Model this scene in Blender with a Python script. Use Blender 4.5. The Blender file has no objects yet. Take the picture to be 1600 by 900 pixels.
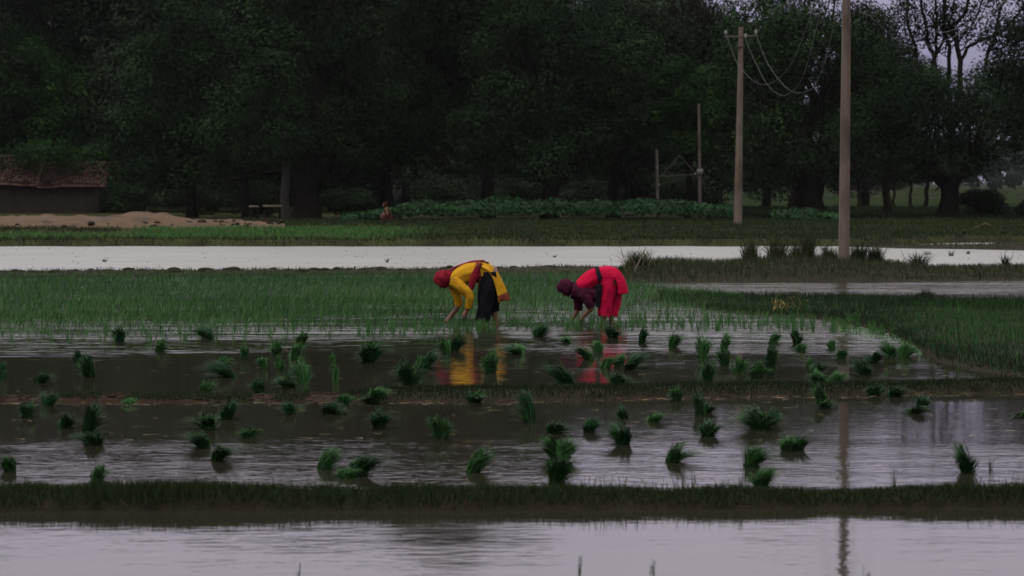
import bpy, math, random
import numpy as np
from mathutils import Vector, noise as mnoise

SC = bpy.context.scene
COL = SC.collection
R = np.random.default_rng(7)
random.seed(7)

# ------------------------------------------------------------------ camera
F, H0, HZ = 4200.0, 2.14, 285.0           # focal length in photo pixels, eye height, horizon row
PIT = math.atan((450 - HZ) / F)
CP, SP = math.cos(PIT), math.sin(PIT)
cam = bpy.data.cameras.new('camera')
cam.lens = F / 1600 * 36
cam.sensor_width = 36
cam.clip_start, cam.clip_end = 0.5, 6000
cam.dof.use_dof = True
cam.dof.focus_distance = 37.0
cam.dof.aperture_fstop = 4.0
camo = bpy.data.objects.new('camera', cam)
camo.location = (0, 0, H0)
camo.rotation_euler = (math.pi / 2 - PIT, 0, 0)
COL.objects.link(camo)
SC.camera = camo

# ------------------------------------------------------------------ exposure
vs = SC.view_settings
vs.view_transform = 'Standard'
vs.look = 'None'
vs.exposure = 0.38
vs.gamma = 1.0
cy = SC.cycles
cy.max_bounces = 6
cy.diffuse_bounces = 2
cy.glossy_bounces = 3
cy.transmission_bounces = 2
cy.transparent_max_bounces = 4
cy.volume_bounces = 0
cy.use_denoising = True
cy.caustics_reflective = False
cy.caustics_refractive = False
cy.sample_clamp_indirect = 4.0

# ------------------------------------------------------------------ overcast sky and a weak, wide sun
SUN_EL, SUN_AZ = math.radians(60), math.radians(245)
wd = bpy.data.worlds.new('World')
SC.world = wd
wd.use_nodes = True
nt = wd.node_tree
nt.nodes.clear()


def N(t, kind, **kw):
    n = t.nodes.new(kind)
    for k, v in kw.items():
        setattr(n, k, v)
    return n


wo = N(nt, 'ShaderNodeOutputWorld')
bg = N(nt, 'ShaderNodeBackground')
bg.inputs['Strength'].default_value = 0.1
sky = N(nt, 'ShaderNodeTexSky', sky_type='NISHITA', sun_disc=False,
        sun_elevation=SUN_EL, sun_rotation=SUN_AZ)
tc = N(nt, 'ShaderNodeTexCoord')
sx = N(nt, 'ShaderNodeSeparateXYZ')
nt.links.new(tc.outputs['Generated'], sx.inputs[0])
mp = N(nt, 'ShaderNodeMapping')
mp.inputs['Scale'].default_value = (5, 5, 16)
nt.links.new(tc.outputs['Generated'], mp.inputs['Vector'])
cn = N(nt, 'ShaderNodeTexNoise')
cn.inputs['Scale'].default_value = 1.0
cn.inputs['Detail'].default_value = 5
nt.links.new(mp.outputs[0], cn.inputs['Vector'])
ma = N(nt, 'ShaderNodeMath', operation='MULTIPLY_ADD')
ma.inputs[1].default_value = 0.05
nt.links.new(cn.outputs['Fac'], ma.inputs[0])
mb = N(nt, 'ShaderNodeMath', operation='ADD')
mb.inputs[1].default_value = -0.025
nt.links.new(sx.outputs['Z'], ma.inputs[2])
nt.links.new(ma.outputs[0], mb.inputs[0])
cr = N(nt, 'ShaderNodeValToRGB')
el = cr.color_ramp.elements
SKY = [(0.0, (1.5, 1.45, 2.0)), (0.05, (2.1, 1.95, 3.0)), (0.075, (2.9, 2.6, 3.7)), (0.105, (4.8, 4.25, 5.4)),
       (0.15, (6.4, 5.75, 6.5)), (0.3, (7.4, 6.9, 7.3)), (0.55, (9.0, 8.8, 8.8)), (1.0, (11.5, 11.4, 11.3))]
el[0].position = SKY[0][0]
el[0].color = (*SKY[0][1], 1)
el[1].position = SKY[-1][0]
el[1].color = (*SKY[-1][1], 1)
for p, c in SKY[1:-1]:
    e = el.new(p)
    e.color = (*c, 1)
nt.links.new(mb.outputs[0], cr.inputs[0])
mx = N(nt, 'ShaderNodeMixRGB')
mx.inputs[0].default_value = 0.93
nt.links.new(sky.outputs[0], mx.inputs[1])
nt.links.new(cr.outputs[0], mx.inputs[2])
nt.links.new(mx.outputs[0], bg.inputs['Color'])
nt.links.new(bg.outputs[0], wo.inputs[0])

sl = bpy.data.lights.new('sun', 'SUN')
sl.energy = 1.0
sl.angle = math.radians(16)
sl.color = (1.0, 0.96, 0.9)
so = bpy.data.objects.new('sun', sl)
sd = Vector((math.sin(SUN_AZ) * math.cos(SUN_EL), math.cos(SUN_AZ) * math.cos(SUN_EL), math.sin(SUN_EL)))
so.rotation_euler = (-sd).to_track_quat('-Z', 'Y').to_euler()
so.location = (0, 0, 40)
COL.objects.link(so)


# ------------------------------------------------------------------ photo pixels -> places
def at(px, py, D):
    """the point at distance D (along +Y) that the photo shows at px, py"""
    px, py, D = np.broadcast_arrays(np.asarray(px, float), np.asarray(py, float), np.asarray(D, float))
    t = (450 - py) / F
    dz = D * (t * CP - SP) / (CP + t * SP)
    dep = D * CP - dz * SP
    return np.stack([(px - 800) * dep / F, D, H0 + dz], -1)


def gnd(px, py, z=0.0):
    """the point at height z that the photo shows at px, py"""
    px, py = np.broadcast_arrays(np.asarray(px, float), np.asarray(py, float))
    t = (450 - py) / F
    D = (z - H0) * (CP + t * SP) / (t * CP - SP)
    dep = D * CP - (z - H0) * SP
    return np.stack([(px - 800) * dep / F, D, np.full_like(D, z)], -1)


def V3(a):
    return Vector((float(a[0]), float(a[1]), float(a[2])))


def nz(x, y, s=0.0):
    """cheap smooth noise, about -1..1"""
    return (np.sin(x * 1.0 + 1.3 * np.sin(y * 0.7 + s) + s) + np.sin(y * 1.31 + 1.7 * np.sin(x * 0.83 + 2 * s) + 2.1 * s)
            + 0.6 * np.sin(x * 2.3 + y * 1.9 + 3 * s) + 0.5 * np.sin(x * 4.1 - y * 3.3 + 5 * s)) / 3.1


# ------------------------------------------------------------------ materials
def mat(name, cols, rough=0.7, scale=None, tint=False, bump=0.0, bscale=20, spec=0.3, stretch=(1, 1, 1), detail=5, sheen=0):
    spec = .06 if tint and spec == .3 else spec
    m = bpy.data.materials.new(name)
    m.use_nodes = True
    t = m.node_tree
    b = t.nodes['Principled BSDF']
    b.inputs['Roughness'].default_value = rough
    b.inputs['Specular IOR Level'].default_value = spec
    if sheen:
        b.inputs['Sheen Weight'].default_value = sheen
    if len(cols) == 1:
        b.inputs['Base Color'].default_value = (*cols[0], 1)
    else:
        r = N(t, 'ShaderNodeValToRGB')
        e = r.color_ramp.elements
        n = len(cols)
        e[0].color = (*cols[0], 1)
        e[1].color = (*cols[-1], 1)
        if not tint:
            e[0].position, e[1].position = 0.3, 0.7
        p0, p1 = e[0].position, e[1].position
        for i in range(1, n - 1):
            q = e.new(p0 + (p1 - p0) * i / (n - 1))
            q.color = (*cols[i], 1)
        if tint:
            a = N(t, 'ShaderNodeAttribute', attribute_name='tint')
            t.links.new(a.outputs['Fac'], r.inputs[0])
        else:
            g = N(t, 'ShaderNodeNewGeometry')
            mpn = N(t, 'ShaderNodeMapping')
            mpn.inputs['Scale'].default_value = stretch
            nn = N(t, 'ShaderNodeTexNoise')
            nn.inputs['Scale'].default_value = scale or 3
            nn.inputs['Detail'].default_value = detail
            t.links.new(g.outputs['Position'], mpn.inputs['Vector'])
            t.links.new(mpn.outputs[0], nn.inputs['Vector'])
            t.links.new(nn.outputs['Fac'], r.inputs[0])
        t.links.new(r.outputs[0], b.inputs['Base Color'])
    if bump:
        g = N(t, 'ShaderNodeNewGeometry')
        nn = N(t, 'ShaderNodeTexNoise')
        nn.inputs['Scale'].default_value = bscale
        nn.inputs['Detail'].default_value = 6
        bm = N(t, 'ShaderNodeBump')
        bm.inputs['Strength'].default_value = 1
        bm.inputs['Distance'].default_value = bump
        t.links.new(g.outputs['Position'], nn.inputs['Vector'])
        t.links.new(nn.outputs['Fac'], bm.inputs['Height'])
        t.links.new(bm.outputs[0], b.inputs['Normal'])
    return m


def water_mat(name, mud, rough, waves, patch=None, along=None, ripple_tone=0):
    """waves: (scale, xstretch, distance); patch: (scale, lo, hi) ruffled patches that come and go"""
    m = bpy.data.materials.new(name)
    m.use_nodes = True
    t = m.node_tree
    b = t.nodes['Principled BSDF']
    b.inputs['Base Color'].default_value = (*mud, 1)
    b.inputs['Roughness'].default_value = rough
    b.inputs['IOR'].default_value = 1.333
    g = N(t, 'ShaderNodeNewGeometry')
    if ripple_tone:                        # ripple texture painted into the water colour as long paler and darker streaks
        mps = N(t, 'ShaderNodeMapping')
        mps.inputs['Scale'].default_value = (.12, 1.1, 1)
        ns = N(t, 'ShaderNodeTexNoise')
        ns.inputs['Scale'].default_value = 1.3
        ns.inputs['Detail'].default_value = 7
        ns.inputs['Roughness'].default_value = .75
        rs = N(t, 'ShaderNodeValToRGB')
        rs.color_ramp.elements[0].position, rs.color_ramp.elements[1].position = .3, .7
        rs.color_ramp.elements[0].color = tuple(c * (1 - ripple_tone) for c in mud) + (1,)
        rs.color_ramp.elements[1].color = tuple(c * (1 + ripple_tone * .6) for c in mud) + (1,)
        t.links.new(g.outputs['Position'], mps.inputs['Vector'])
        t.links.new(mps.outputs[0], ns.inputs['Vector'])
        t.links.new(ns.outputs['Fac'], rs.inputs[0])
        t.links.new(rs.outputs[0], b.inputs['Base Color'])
    tot = None
    for (sc, xs, dist) in waves:
        mpn = N(t, 'ShaderNodeMapping')
        mpn.inputs['Scale'].default_value = (xs, 1, 1)
        mpn.inputs['Rotation'].default_value = (0, 0, random.uniform(-0.12, 0.12))
        nn = N(t, 'ShaderNodeTexNoise')
        nn.inputs['Scale'].default_value = sc
        nn.inputs['Detail'].default_value = 2
        t.links.new(g.outputs['Position'], mpn.inputs['Vector'])
        t.links.new(mpn.outputs[0], nn.inputs['Vector'])
        mu = N(t, 'ShaderNodeMath', operation='MULTIPLY')
        mu.inputs[1].default_value = dist
        t.links.new(nn.outputs['Fac'], mu.inputs[0])
        if tot is None:
            tot = mu
        else:
            ad = N(t, 'ShaderNodeMath', operation='ADD')
            t.links.new(tot.outputs[0], ad.inputs[0])
            t.links.new(mu.outputs[0], ad.inputs[1])
            tot = ad
    bm = N(t, 'ShaderNodeBump')
    bm.inputs['Strength'].default_value = 1
    bm.inputs['Distance'].default_value = 1
    if patch:
        mpn = N(t, 'ShaderNodeMapping')
        mpn.inputs['Scale'].default_value = (0.35, 1, 1)
        nn = N(t, 'ShaderNodeTexNoise')
        nn.inputs['Scale'].default_value = patch[0]
        nn.inputs['Detail'].default_value = 3
        t.links.new(g.outputs['Position'], mpn.inputs['Vector'])
        t.links.new(mpn.outputs[0], nn.inputs['Vector'])
        mr = N(t, 'ShaderNodeMapRange')
        mr.inputs['From Min'].default_value = 0.38
        mr.inputs['From Max'].default_value = 0.62
        mr.inputs['To Min'].default_value = patch[1]
        mr.inputs['To Max'].default_value = patch[2]
        t.links.new(nn.outputs['Fac'], mr.inputs['Value'])
        mu = N(t, 'ShaderNodeMath', operation='MULTIPLY')
        t.links.new(tot.outputs[0], mu.inputs[0])
        t.links.new(mr.outputs[0], mu.inputs[1])
        tot = mu
    if along:                       # calm in the lee of the bunds, ruffled in the open: (distance, strength) stops
        sp = N(t, 'ShaderNodeSeparateXYZ')
        t.links.new(g.outputs['Position'], sp.inputs[0])
        wv = N(t, 'ShaderNodeTexNoise')
        wv.inputs['Scale'].default_value = .5
        t.links.new(g.outputs['Position'], wv.inputs['Vector'])
        sh = N(t, 'ShaderNodeMath', operation='MULTIPLY_ADD')
        sh.inputs[1].default_value = 1.6
        t.links.new(wv.outputs['Fac'], sh.inputs[0])
        t.links.new(sp.outputs['Y'], sh.inputs[2])
        lo, hi = along[0][0], along[-1][0]
        mr = N(t, 'ShaderNodeMapRange')
        mr.inputs['From Min'].default_value = lo + .8
        mr.inputs['From Max'].default_value = hi + .8
        t.links.new(sh.outputs[0], mr.inputs['Value'])
        rp = N(t, 'ShaderNodeValToRGB')
        ee = rp.color_ramp.elements
        mxs = max(a_[1] for a_ in along)
        ee[0].position, ee[1].position = 0, 1
        ee[0].color = (along[0][1] / mxs,) * 3 + (1,)
        ee[1].color = (along[-1][1] / mxs,) * 3 + (1,)
        for a_ in along[1:-1]:
            q = ee.new((a_[0] - lo) / (hi - lo))
            q.color = (a_[1] / mxs,) * 3 + (1,)
        t.links.new(mr.outputs[0], rp.inputs[0])
        mu = N(t, 'ShaderNodeMath', operation='MULTIPLY')
        t.links.new(rp.outputs[0], mu.inputs[0])
        t.links.new(tot.outputs[0], mu.inputs[1])
        mu2 = N(t, 'ShaderNodeMath', operation='MULTIPLY')
        mu2.inputs[1].default_value = mxs
        t.links.new(mu.outputs[0], mu2.inputs[0])
        tot = mu2
    t.links.new(tot.outputs[0], bm.inputs['Height'])
    t.links.new(bm.outputs[0], b.inputs['Normal'])
    return m


M = {}
M['rice'] = mat('rice_leaf', [(.017, .05, .014), (.031, .088, .023), (.054, .125, .032), (.095, .17, .05)], .55, tint=True)
M['sprig'] = mat('rice_sprig', [(.02, .065, .02), (.04, .11, .03), (.07, .15, .045)], .5, tint=True)
M['bankgrass'] = mat('bank_grass', [(.007, .011, .005), (.012, .021, .008), (.02, .034, .011), (.034, .04, .016)], .7, tint=True)
M['darkgrass'] = mat('dark_grass', [(.012, .018, .009), (.02, .032, .013), (.038, .046, .018), (.085, .07, .034)], .7, tint=True)
M['turf'] = mat('turf_grass', [(.011, .019, .007), (.019, .032, .010), (.032, .04, .013), (.055, .048, .02)], .7, tint=True)
M['greenstrip'] = mat('green_strip', [(.028, .075, .02), (.045, .115, .03), (.06, .14, .036)], .6, tint=True)
M['straw'] = mat('straw', [(.12, .09, .05), (.3, .24, .14), (.42, .34, .2)], .7, tint=True)
M['weed'] = mat('weed_leaf', [(.02, .026, .012), (.035, .05, .018), (.07, .075, .03)], .7, tint=True)
M['yellowweed'] = mat('yellow_weed', [(.08, .07, .025), (.18, .145, .05), (.26, .2, .07)], .7, tint=True)
M['root'] = mat('root', [(.25, .2, .06), (.45, .36, .12), (.5, .3, .13)], .6, tint=True)
M['b0'] = mat('seedling_dark', [(.009, .028, .010), (.014, .046, .015), (.026, .07, .022)], .5, tint=True)
M['b1'] = mat('seedling_mid', [(.014, .042, .012), (.024, .072, .019), (.042, .105, .028)], .5, tint=True)
M['b2'] = mat('seedling_light', [(.02, .06, .02), (.034, .1, .03), (.06, .14, .042)], .5, tint=True)
M['leafA'] = mat('leaf_dark', [(.004, .007, .004), (.011, .022, .009), (.028, .052, .02)], .7, tint=True, spec=.02)
M['leafB'] = mat('leaf_deep', [(.003, .0055, .003), (.008, .015, .007), (.02, .034, .014)], .7, tint=True, spec=.02)
M['leafC'] = mat('leaf_fresh', [(.006, .015, .005), (.012, .03, .009), (.033, .07, .018)], .7, tint=True, spec=.02)
M['leafE'] = mat('leaf_grove', [(.007, .012, .007), (.014, .024, .011), (.026, .04, .018)], .7, tint=True, spec=.05)
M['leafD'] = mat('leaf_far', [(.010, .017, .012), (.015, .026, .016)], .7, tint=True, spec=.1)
M['crop'] = mat('crop_leaf', [(.006, .018, .007), (.012, .035, .012), (.028, .066, .024)], .7, tint=True)
M['bark'] = mat('bark', [(.007, .006, .005), (.018, .015, .012)], .9, spec=0, scale=6, bump=.03, bscale=8, stretch=(3, 3, .6))
M['palebark'] = mat('pale_bark', [(.008, .007, .006), (.015, .013, .011)], .9, scale=6, bump=.02, bscale=8, stretch=(3, 3, .6))
M['mud'] = mat('wet_mud', [(.014, .012, .008), (.028, .022, .015), (.018, .02, .010)], .75, spec=.03, scale=5, bump=.03, bscale=9)
M['clod'] = mat('mud_clod', [(.010, .007, .005), (.026, .017, .011), (.015, .012, .007)], .8, spec=.03, scale=9, bump=.01, bscale=40)
M['sand'] = mat('sandy_soil', [(.024, .014, .008), (.085, .049, .025), (.052, .03, .016)], .9, scale=.9, bump=.06, bscale=3, detail=8)
M['concrete'] = mat('weathered_concrete', [(.06, .046, .036), (.13, .098, .078), (.09, .069, .055)], .9, scale=2.2, bump=.006, bscale=30, stretch=(1, 1, .35))
M['metal'] = mat('rusty_iron', [(.04, .034, .03), (.075, .06, .05)], .6, scale=8)
M['porcelain'] = mat('porcelain', [(.17, .165, .155)], .45)
M['wire'] = mat('aluminium_wire', [(.06, .06, .055)], .7)
M['mudwall'] = mat('mud_wall', [(.017, .013, .010), (.028, .021, .016), (.022, .016, .012)], .95, scale=1.5, bump=.03, bscale=5)
M['tile'] = mat('clay_tile', [(.02, .015, .012), (.06, .034, .025), (.14, .088, .065), (.03, .024, .019)], .9, scale=1.7, detail=8)
M['plank'] = mat('pale_plank', [(.075, .06, .042), (.12, .097, .068)], .8, scale=6, stretch=(.3, 4, 4))
M['goat'] = mat('goat_hair', [(.006, .005, .005), (.012, .010, .009)], .8, scale=20)
M['skin'] = mat('skin', [(.11, .05, .028), (.15, .07, .04)], .5, scale=8)
M['yellow'] = mat('yellow_cotton', [(.36, .18, .007), (.48, .25, .012)], .85, scale=14, bump=.022, bscale=11, spec=.08)
M['navy'] = mat('navy_cotton', [(.004, .004, .006), (.008, .008, .011)], .9, scale=12, bump=.022, bscale=11, spec=.08)
M['maroon'] = mat('crimson_scarf', [(.12, .005, .013), (.2, .010, .02)], .85, scale=18, bump=.022, bscale=11, spec=.08)
M['plum'] = mat('plum_scarf', [(.03, .004, .013), (.05, .007, .022)], .9, scale=16, bump=.022, bscale=11, spec=.08)
M['red'] = mat('scarlet_cotton', [(.34, .002, .026), (.46, .004, .042)], .85, scale=14, bump=.022, bscale=11, spec=.08)
M['black'] = mat('black_sash', [(.010, .007, .011)], .9, spec=.08)
M['hem'] = mat('brown_hem', [(.1, .022, .014), (.16, .045, .02)], .9, scale=20, spec=.08)
M['rust'] = mat('dark_red_cotton', [(.02, .006, .004), (.03, .009, .006)], .9, scale=10, spec=.08)
M['dullyellow'] = mat('dull_yellow_cotton', [(.035, .024, .009), (.045, .03, .011)], .9, scale=10, spec=.08)
M['pink'] = mat('pale_wall', [(.1, .1, .1), (.14, .14, .135)], .9, scale=2)
M['bluewall'] = mat('blue_wall', [(.035, .05, .085), (.05, .07, .11)], .9, scale=2)


# ------------------------------------------------------------------ mesh helpers
def tag(o, label=None, cat=None, group=None, kind=None):
    if label:
        o['label'] = label
    if cat:
        o['category'] = cat
    if group:
        o['group'] = group
    if kind:
        o['kind'] = kind
    return o


def empty(name, loc, label=None, cat=None, group=None):
    o = bpy.data.objects.new(name, None)
    o.location = (float(loc[0]), float(loc[1]), float(loc[2]))
    o.empty_display_size = .1
    COL.objects.link(o)
    return tag(o, label, cat, group)


def build(name, V, polys, material, parent=None, tint=None, smooth=True):
    """V (n,3) in world space; polys: list of int arrays (m,k)"""
    V = np.asarray(V, float).reshape(-1, 3)
    if parent is not None:
        off = np.array(parent.location)
        q = parent
        while q.parent is not None:
            q = q.parent
            off = off + np.array(q.location)
        V = V - off
    me = bpy.data.meshes.new(name)
    polys = [np.asarray(p, int) for p in polys if len(p)]
    tot = np.concatenate([np.full(len(p), p.shape[1]) for p in polys])
    loops = np.concatenate([p.ravel() for p in polys])
    me.vertices.add(len(V))
    me.vertices.foreach_set('co', V.astype(np.float32).ravel())
    me.loops.add(len(loops))
    me.loops.foreach_set('vertex_index', loops.astype(np.int32))
    me.polygons.add(len(tot))
    me.polygons.foreach_set('loop_start', (np.cumsum(tot) - tot).astype(np.int32))
    me.polygons.foreach_set('loop_total', tot.astype(np.int32))
    if smooth:
        me.polygons.foreach_set('use_smooth', np.ones(len(tot), bool))
    me.update(calc_edges=True)
    if tint is not None:
        a = me.attributes.new('tint', 'FLOAT', 'POINT')
        a.data.foreach_set('value', np.asarray(tint, np.float32))
    me.materials.append(material)
    o = bpy.data.objects.new(name, me)
    COL.objects.link(o)
    if parent is not None:
        o.parent = parent
    return o


class G:
    """collects polygons of several shapes into one mesh"""
    def __init__(s):
        s.v, s.p, s.n = [], {}, 0

    def add(s, V, *polys):
        V = np.asarray(V, float).reshape(-1, 3)
        for p in polys:
            p = np.asarray(p, int)
            if len(p):
                s.p.setdefault(p.shape[1], []).append(p + s.n)
        s.v.append(V)
        s.n += len(V)

    def out(s, name, material, parent=None, smooth=True):
        return build(name, np.concatenate(s.v), [np.concatenate(p) for p in s.p.values()], material, parent, smooth=smooth)

    def box(s, c, d, rot=0.0):
        c = np.asarray(c, float)
        h = np.asarray(d, float) / 2
        q = np.array([[i, j, k] for i in (-1, 1) for j in (-1, 1) for k in (-1, 1)]) * h
        if rot:
            q = np.stack([q[:, 0] * math.cos(rot) - q[:, 1] * math.sin(rot), q[:, 0] * math.sin(rot) + q[:, 1] * math.cos(rot), q[:, 2]], 1)
        s.add(q + c, [[0, 1, 3, 2], [4, 6, 7, 5], [0, 4, 5, 1], [2, 3, 7, 6], [0, 2, 6, 4], [1, 5, 7, 3]])

    def tube(s, pts, rad, n=8, cap=True, square=False):
        pts = np.asarray(pts, float)
        rad = np.broadcast_to(np.asarray(rad, float), (len(pts),))
        T = np.gradient(pts, axis=0)
        T /= np.linalg.norm(T, axis=1)[:, None] + 1e-9
        up = np.array([0, 1, 0.0]) if abs(T[0][2]) > .7 else np.array([0, 0, 1.0])
        A = np.cross(T, up)
        A /= np.linalg.norm(A, axis=1)[:, None] + 1e-9
        B = np.cross(T, A)
        th = np.arange(n) / n * 2 * math.pi + (math.pi / 4 if square else 0)
        ring = pts[:, None] + rad[:, None, None] * (np.cos(th)[None, :, None] * A[:, None] + np.sin(th)[None, :, None] * B[:, None])
        m = len(pts)
        i = np.arange(m - 1)[:, None] * n
        j = np.arange(n)[None]
        k = (j + 1) % n
        q = np.stack([i + j, i + k, i + n + k, i + n + j], -1).reshape(-1, 4)
        s.add(ring.reshape(-1, 3), q)
        if cap:
            s.add(ring[0], [list(range(n))[::-1]])
            s.add(ring[-1], [list(range(n))])

    def ball(s, c, r, n=10, m=7):
        r = np.broadcast_to(np.asarray(r, float), (3,))
        V = [[0, 0, 1]]
        for i in range(1, m):
            ph = math.pi * i / m
            for j in range(n):
                th = 2 * math.pi * j / n
                V.append([math.sin(ph) * math.cos(th), math.sin(ph) * math.sin(th), math.cos(ph)])
        V.append([0, 0, -1])
        q, t = [], []
        for i in range(m - 2):
            for j in range(n):
                a = 1 + i * n + j
                b = 1 + i * n + (j + 1) % n
                q.append([a, a + n, b + n, b])
        for j in range(n):
            t.append([0, 1 + j, 1 + (j + 1) % n])
            t.append([len(V) - 1, 1 + (m - 2) * n + (j + 1) % n, 1 + (m - 2) * n + j])
        s.add(np.array(V) * r + np.asarray(c, float), q, t)


def blade_arrays(P, Hh, L, W, droop=0.6, segs=2, az=None, curve=1.5):
    """tapering blades: base P, height Hh, sideways tip travel L (n,2), base width W"""
    n = len(P)
    Hh = np.broadcast_to(np.asarray(Hh, float), (n,))
    W = np.broadcast_to(np.asarray(W, float), (n,))
    droop = np.broadcast_to(np.asarray(droop, float), (n,))
    if az is None:
        az = R.uniform(0, math.pi, n)
    S = np.stack([np.cos(az), np.sin(az), np.zeros(n)], 1)
    ss = np.linspace(0, 1, segs + 1)
    wf = {2: [1, .75, 0], 3: [.8, 1, .6, 0], 4: [.7, 1, .8, .45, 0]}[segs]
    V = []
    for s_, w_ in zip(ss, wf):
        c = P.copy()
        c[:, :2] += L * (s_ ** curve)
        c[:, 2] += Hh * ((1 + droop) * s_ - droop * s_ * s_)
        if w_ > 0:
            V.append(c - S * (W * w_ / 2)[:, None])
            V.append(c + S * (W * w_ / 2)[:, None])
        else:
            V.append(c)
    V = np.stack(V, 1)
    k = V.shape[1]
    b = np.arange(n)[:, None] * k
    quads = np.concatenate([b + np.array([2 * i, 2 * i + 1, 2 * i + 3, 2 * i + 2])[None] for i in range(segs - 1)])
    tris = b + np.array([k - 3, k - 2, k - 1])[None]
    return V.reshape(-1, 3), quads, tris, k


def blades(name, P, Hh, L, W, material, parent=None, droop=.6, segs=2, tint=None, az=None, curve=1.5):
    V, q, t, k = blade_arrays(np.asarray(P, float), Hh, L, W, droop, segs, az, curve)
    if tint is None:
        tint = R.beta(2, 2.2, len(P))
    return build(name, V, [q, t], material, parent, np.repeat(tint, k), smooth=False)


def rl(n, a, bias=(0, 0)):
    th = R.uniform(0, 2 * math.pi, n)
    r = a * np.sqrt(R.uniform(0, 1, n))
    return np.stack([r * np.cos(th) + bias[0], r * np.sin(th) + bias[1]], 1)


def tri_leaf_arrays(C, Nrm, Ln, Wd):
    """small pointed leaves, one triangle each"""
    n = len(C)
    Nrm = Nrm / (np.linalg.norm(Nrm, axis=1)[:, None] + 1e-9)
    rnd = R.normal(size=(n, 3))
    rnd[:, 2] -= .7
    T = rnd - Nrm * (rnd * Nrm).sum(1)[:, None]
    T /= np.linalg.norm(T, axis=1)[:, None] + 1e-9
    B = np.cross(Nrm, T)
    Ln, Wd = np.broadcast_to(Ln, (n,))[:, None], np.broadcast_to(Wd, (n,))[:, None]
    V = np.stack([C - T * Ln * .4 - B * Wd / 2, C - T * Ln * .4 + B * Wd / 2, C + T * Ln * .6], 1)
    return V.reshape(-1, 3), np.arange(n * 3).reshape(n, 3)


def leaf_arrays(C, Nrm, Ln, Wd):
    """diamond leaves centred on C, facing Nrm"""
    n = len(C)
    Nrm = Nrm / (np.linalg.norm(Nrm, axis=1)[:, None] + 1e-9)
    rnd = R.normal(size=(n, 3))
    rnd[:, 2] -= .7
    T = rnd - Nrm * (rnd * Nrm).sum(1)[:, None]
    T /= np.linalg.norm(T, axis=1)[:, None] + 1e-9
    B = np.cross(Nrm, T)
    Ln = np.broadcast_to(Ln, (n,))[:, None]
    Wd = np.broadcast_to(Wd, (n,))[:, None]
    V = np.stack([C - T * Ln / 2, C + B * Wd / 2 - T * Ln * .08, C + T * Ln / 2, C - B * Wd / 2 - T * Ln * .08], 1)
    return V.reshape(-1, 3), np.arange(n * 4).reshape(n, 4)


# ------------------------------------------------------------------ ground, water, bunds
def bank_edge(x):
    return 89.3 + 6.0 / (1 + np.exp(-(x - 14.0) / 0.8)) + .5 * nz(x * .5, x * 0, 3.) + .25 * nz(x * 2.1, x * 0, 4.)


def gz(x, y):
    x = np.asarray(x, float)
    y = np.asarray(y, float)
    e = bank_edge(x)
    t = np.clip((y - e) / 1.1, 0, 1)
    t = t * t * (3 - 2 * t)
    u = np.clip((y - e - 1) / 24, 0, 1)
    far = np.clip((y - 130) / 40, 0, 1)
    z = -.25 + t * (.25 + .2) + u * .2 + t * (.04 * nz(x * .6, y * .6, 1.) + .03 * nz(x * 1.7, y * 1.5, 2.)) * (1 - far * .6) + far * .05
    return np.where(t <= 0, -.25, z)


def ground_mat():
    m = bpy.data.materials.new('ground_soil')
    m.use_nodes = True
    t = m.node_tree
    b = t.nodes['Principled BSDF']
    b.inputs['Roughness'].default_value = .95
    b.inputs['Specular IOR Level'].default_value = 0
    g = N(t, 'ShaderNodeNewGeometry')
    s = N(t, 'ShaderNodeSeparateXYZ')
    t.links.new(g.outputs['Position'], s.inputs[0])
    n1 = N(t, 'ShaderNodeTexNoise')
    n1.inputs['Scale'].default_value = .6
    n1.inputs['Detail'].default_value = 8
    t.links.new(g.outputs['Position'], n1.inputs['Vector'])
    r1 = N(t, 'ShaderNodeValToRGB')
    r1.color_ramp.elements[0].color = (.022, .019, .013, 1)
    r1.color_ramp.elements[1].color = (.04, .046, .02, 1)
    r1.color_ramp.elements[0].position, r1.color_ramp.elements[1].position = .35, .65
    t.links.new(n1.outputs['Fac'], r1.inputs[0])
    n2 = N(t, 'ShaderNodeTexNoise')
    n2.inputs['Scale'].default_value = .05
    n2.inputs['Detail'].default_value = 6
    t.links.new(g.outputs['Position'], n2.inputs['Vector'])
    r2 = N(t, 'ShaderNodeValToRGB')
    r2.color_ramp.elements[0].color = (.011, .021, .009, 1)
    r2.color_ramp.elements[1].color = (.026, .03, .015, 1)
    r2.color_ramp.elements[0].position, r2.color_ramp.elements[1].position = .4, .62
    t.links.new(n2.outputs['Fac'], r2.inputs[0])
    mr = N(t, 'ShaderNodeMapRange')
    mr.inputs['From Min'].default_value = 165
    mr.inputs['From Max'].default_value = 200
    t.links.new(s.outputs['Y'], mr.inputs['Value'])
    mxx = N(t, 'ShaderNodeMixRGB')
    t.links.new(mr.outputs[0], mxx.inputs[0])
    t.links.new(r1.outputs[0], mxx.inputs[1])
    t.links.new(r2.outputs[0], mxx.inputs[2])
    t.links.new(mxx.outputs[0], b.inputs['Base Color'])
    bm = N(t, 'ShaderNodeBump')
    bm.inputs['Distance'].default_value = .08
    n3 = N(t, 'ShaderNodeTexNoise')
    n3.inputs['Scale'].default_value = 3
    n3.inputs['Detail'].default_value = 6
    t.links.new(g.outputs['Position'], n3.inputs['Vector'])
    t.links.new(n3.outputs['Fac'], bm.inputs['Height'])
    t.links.new(bm.outputs[0], b.inputs['Normal'])
    return m


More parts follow.
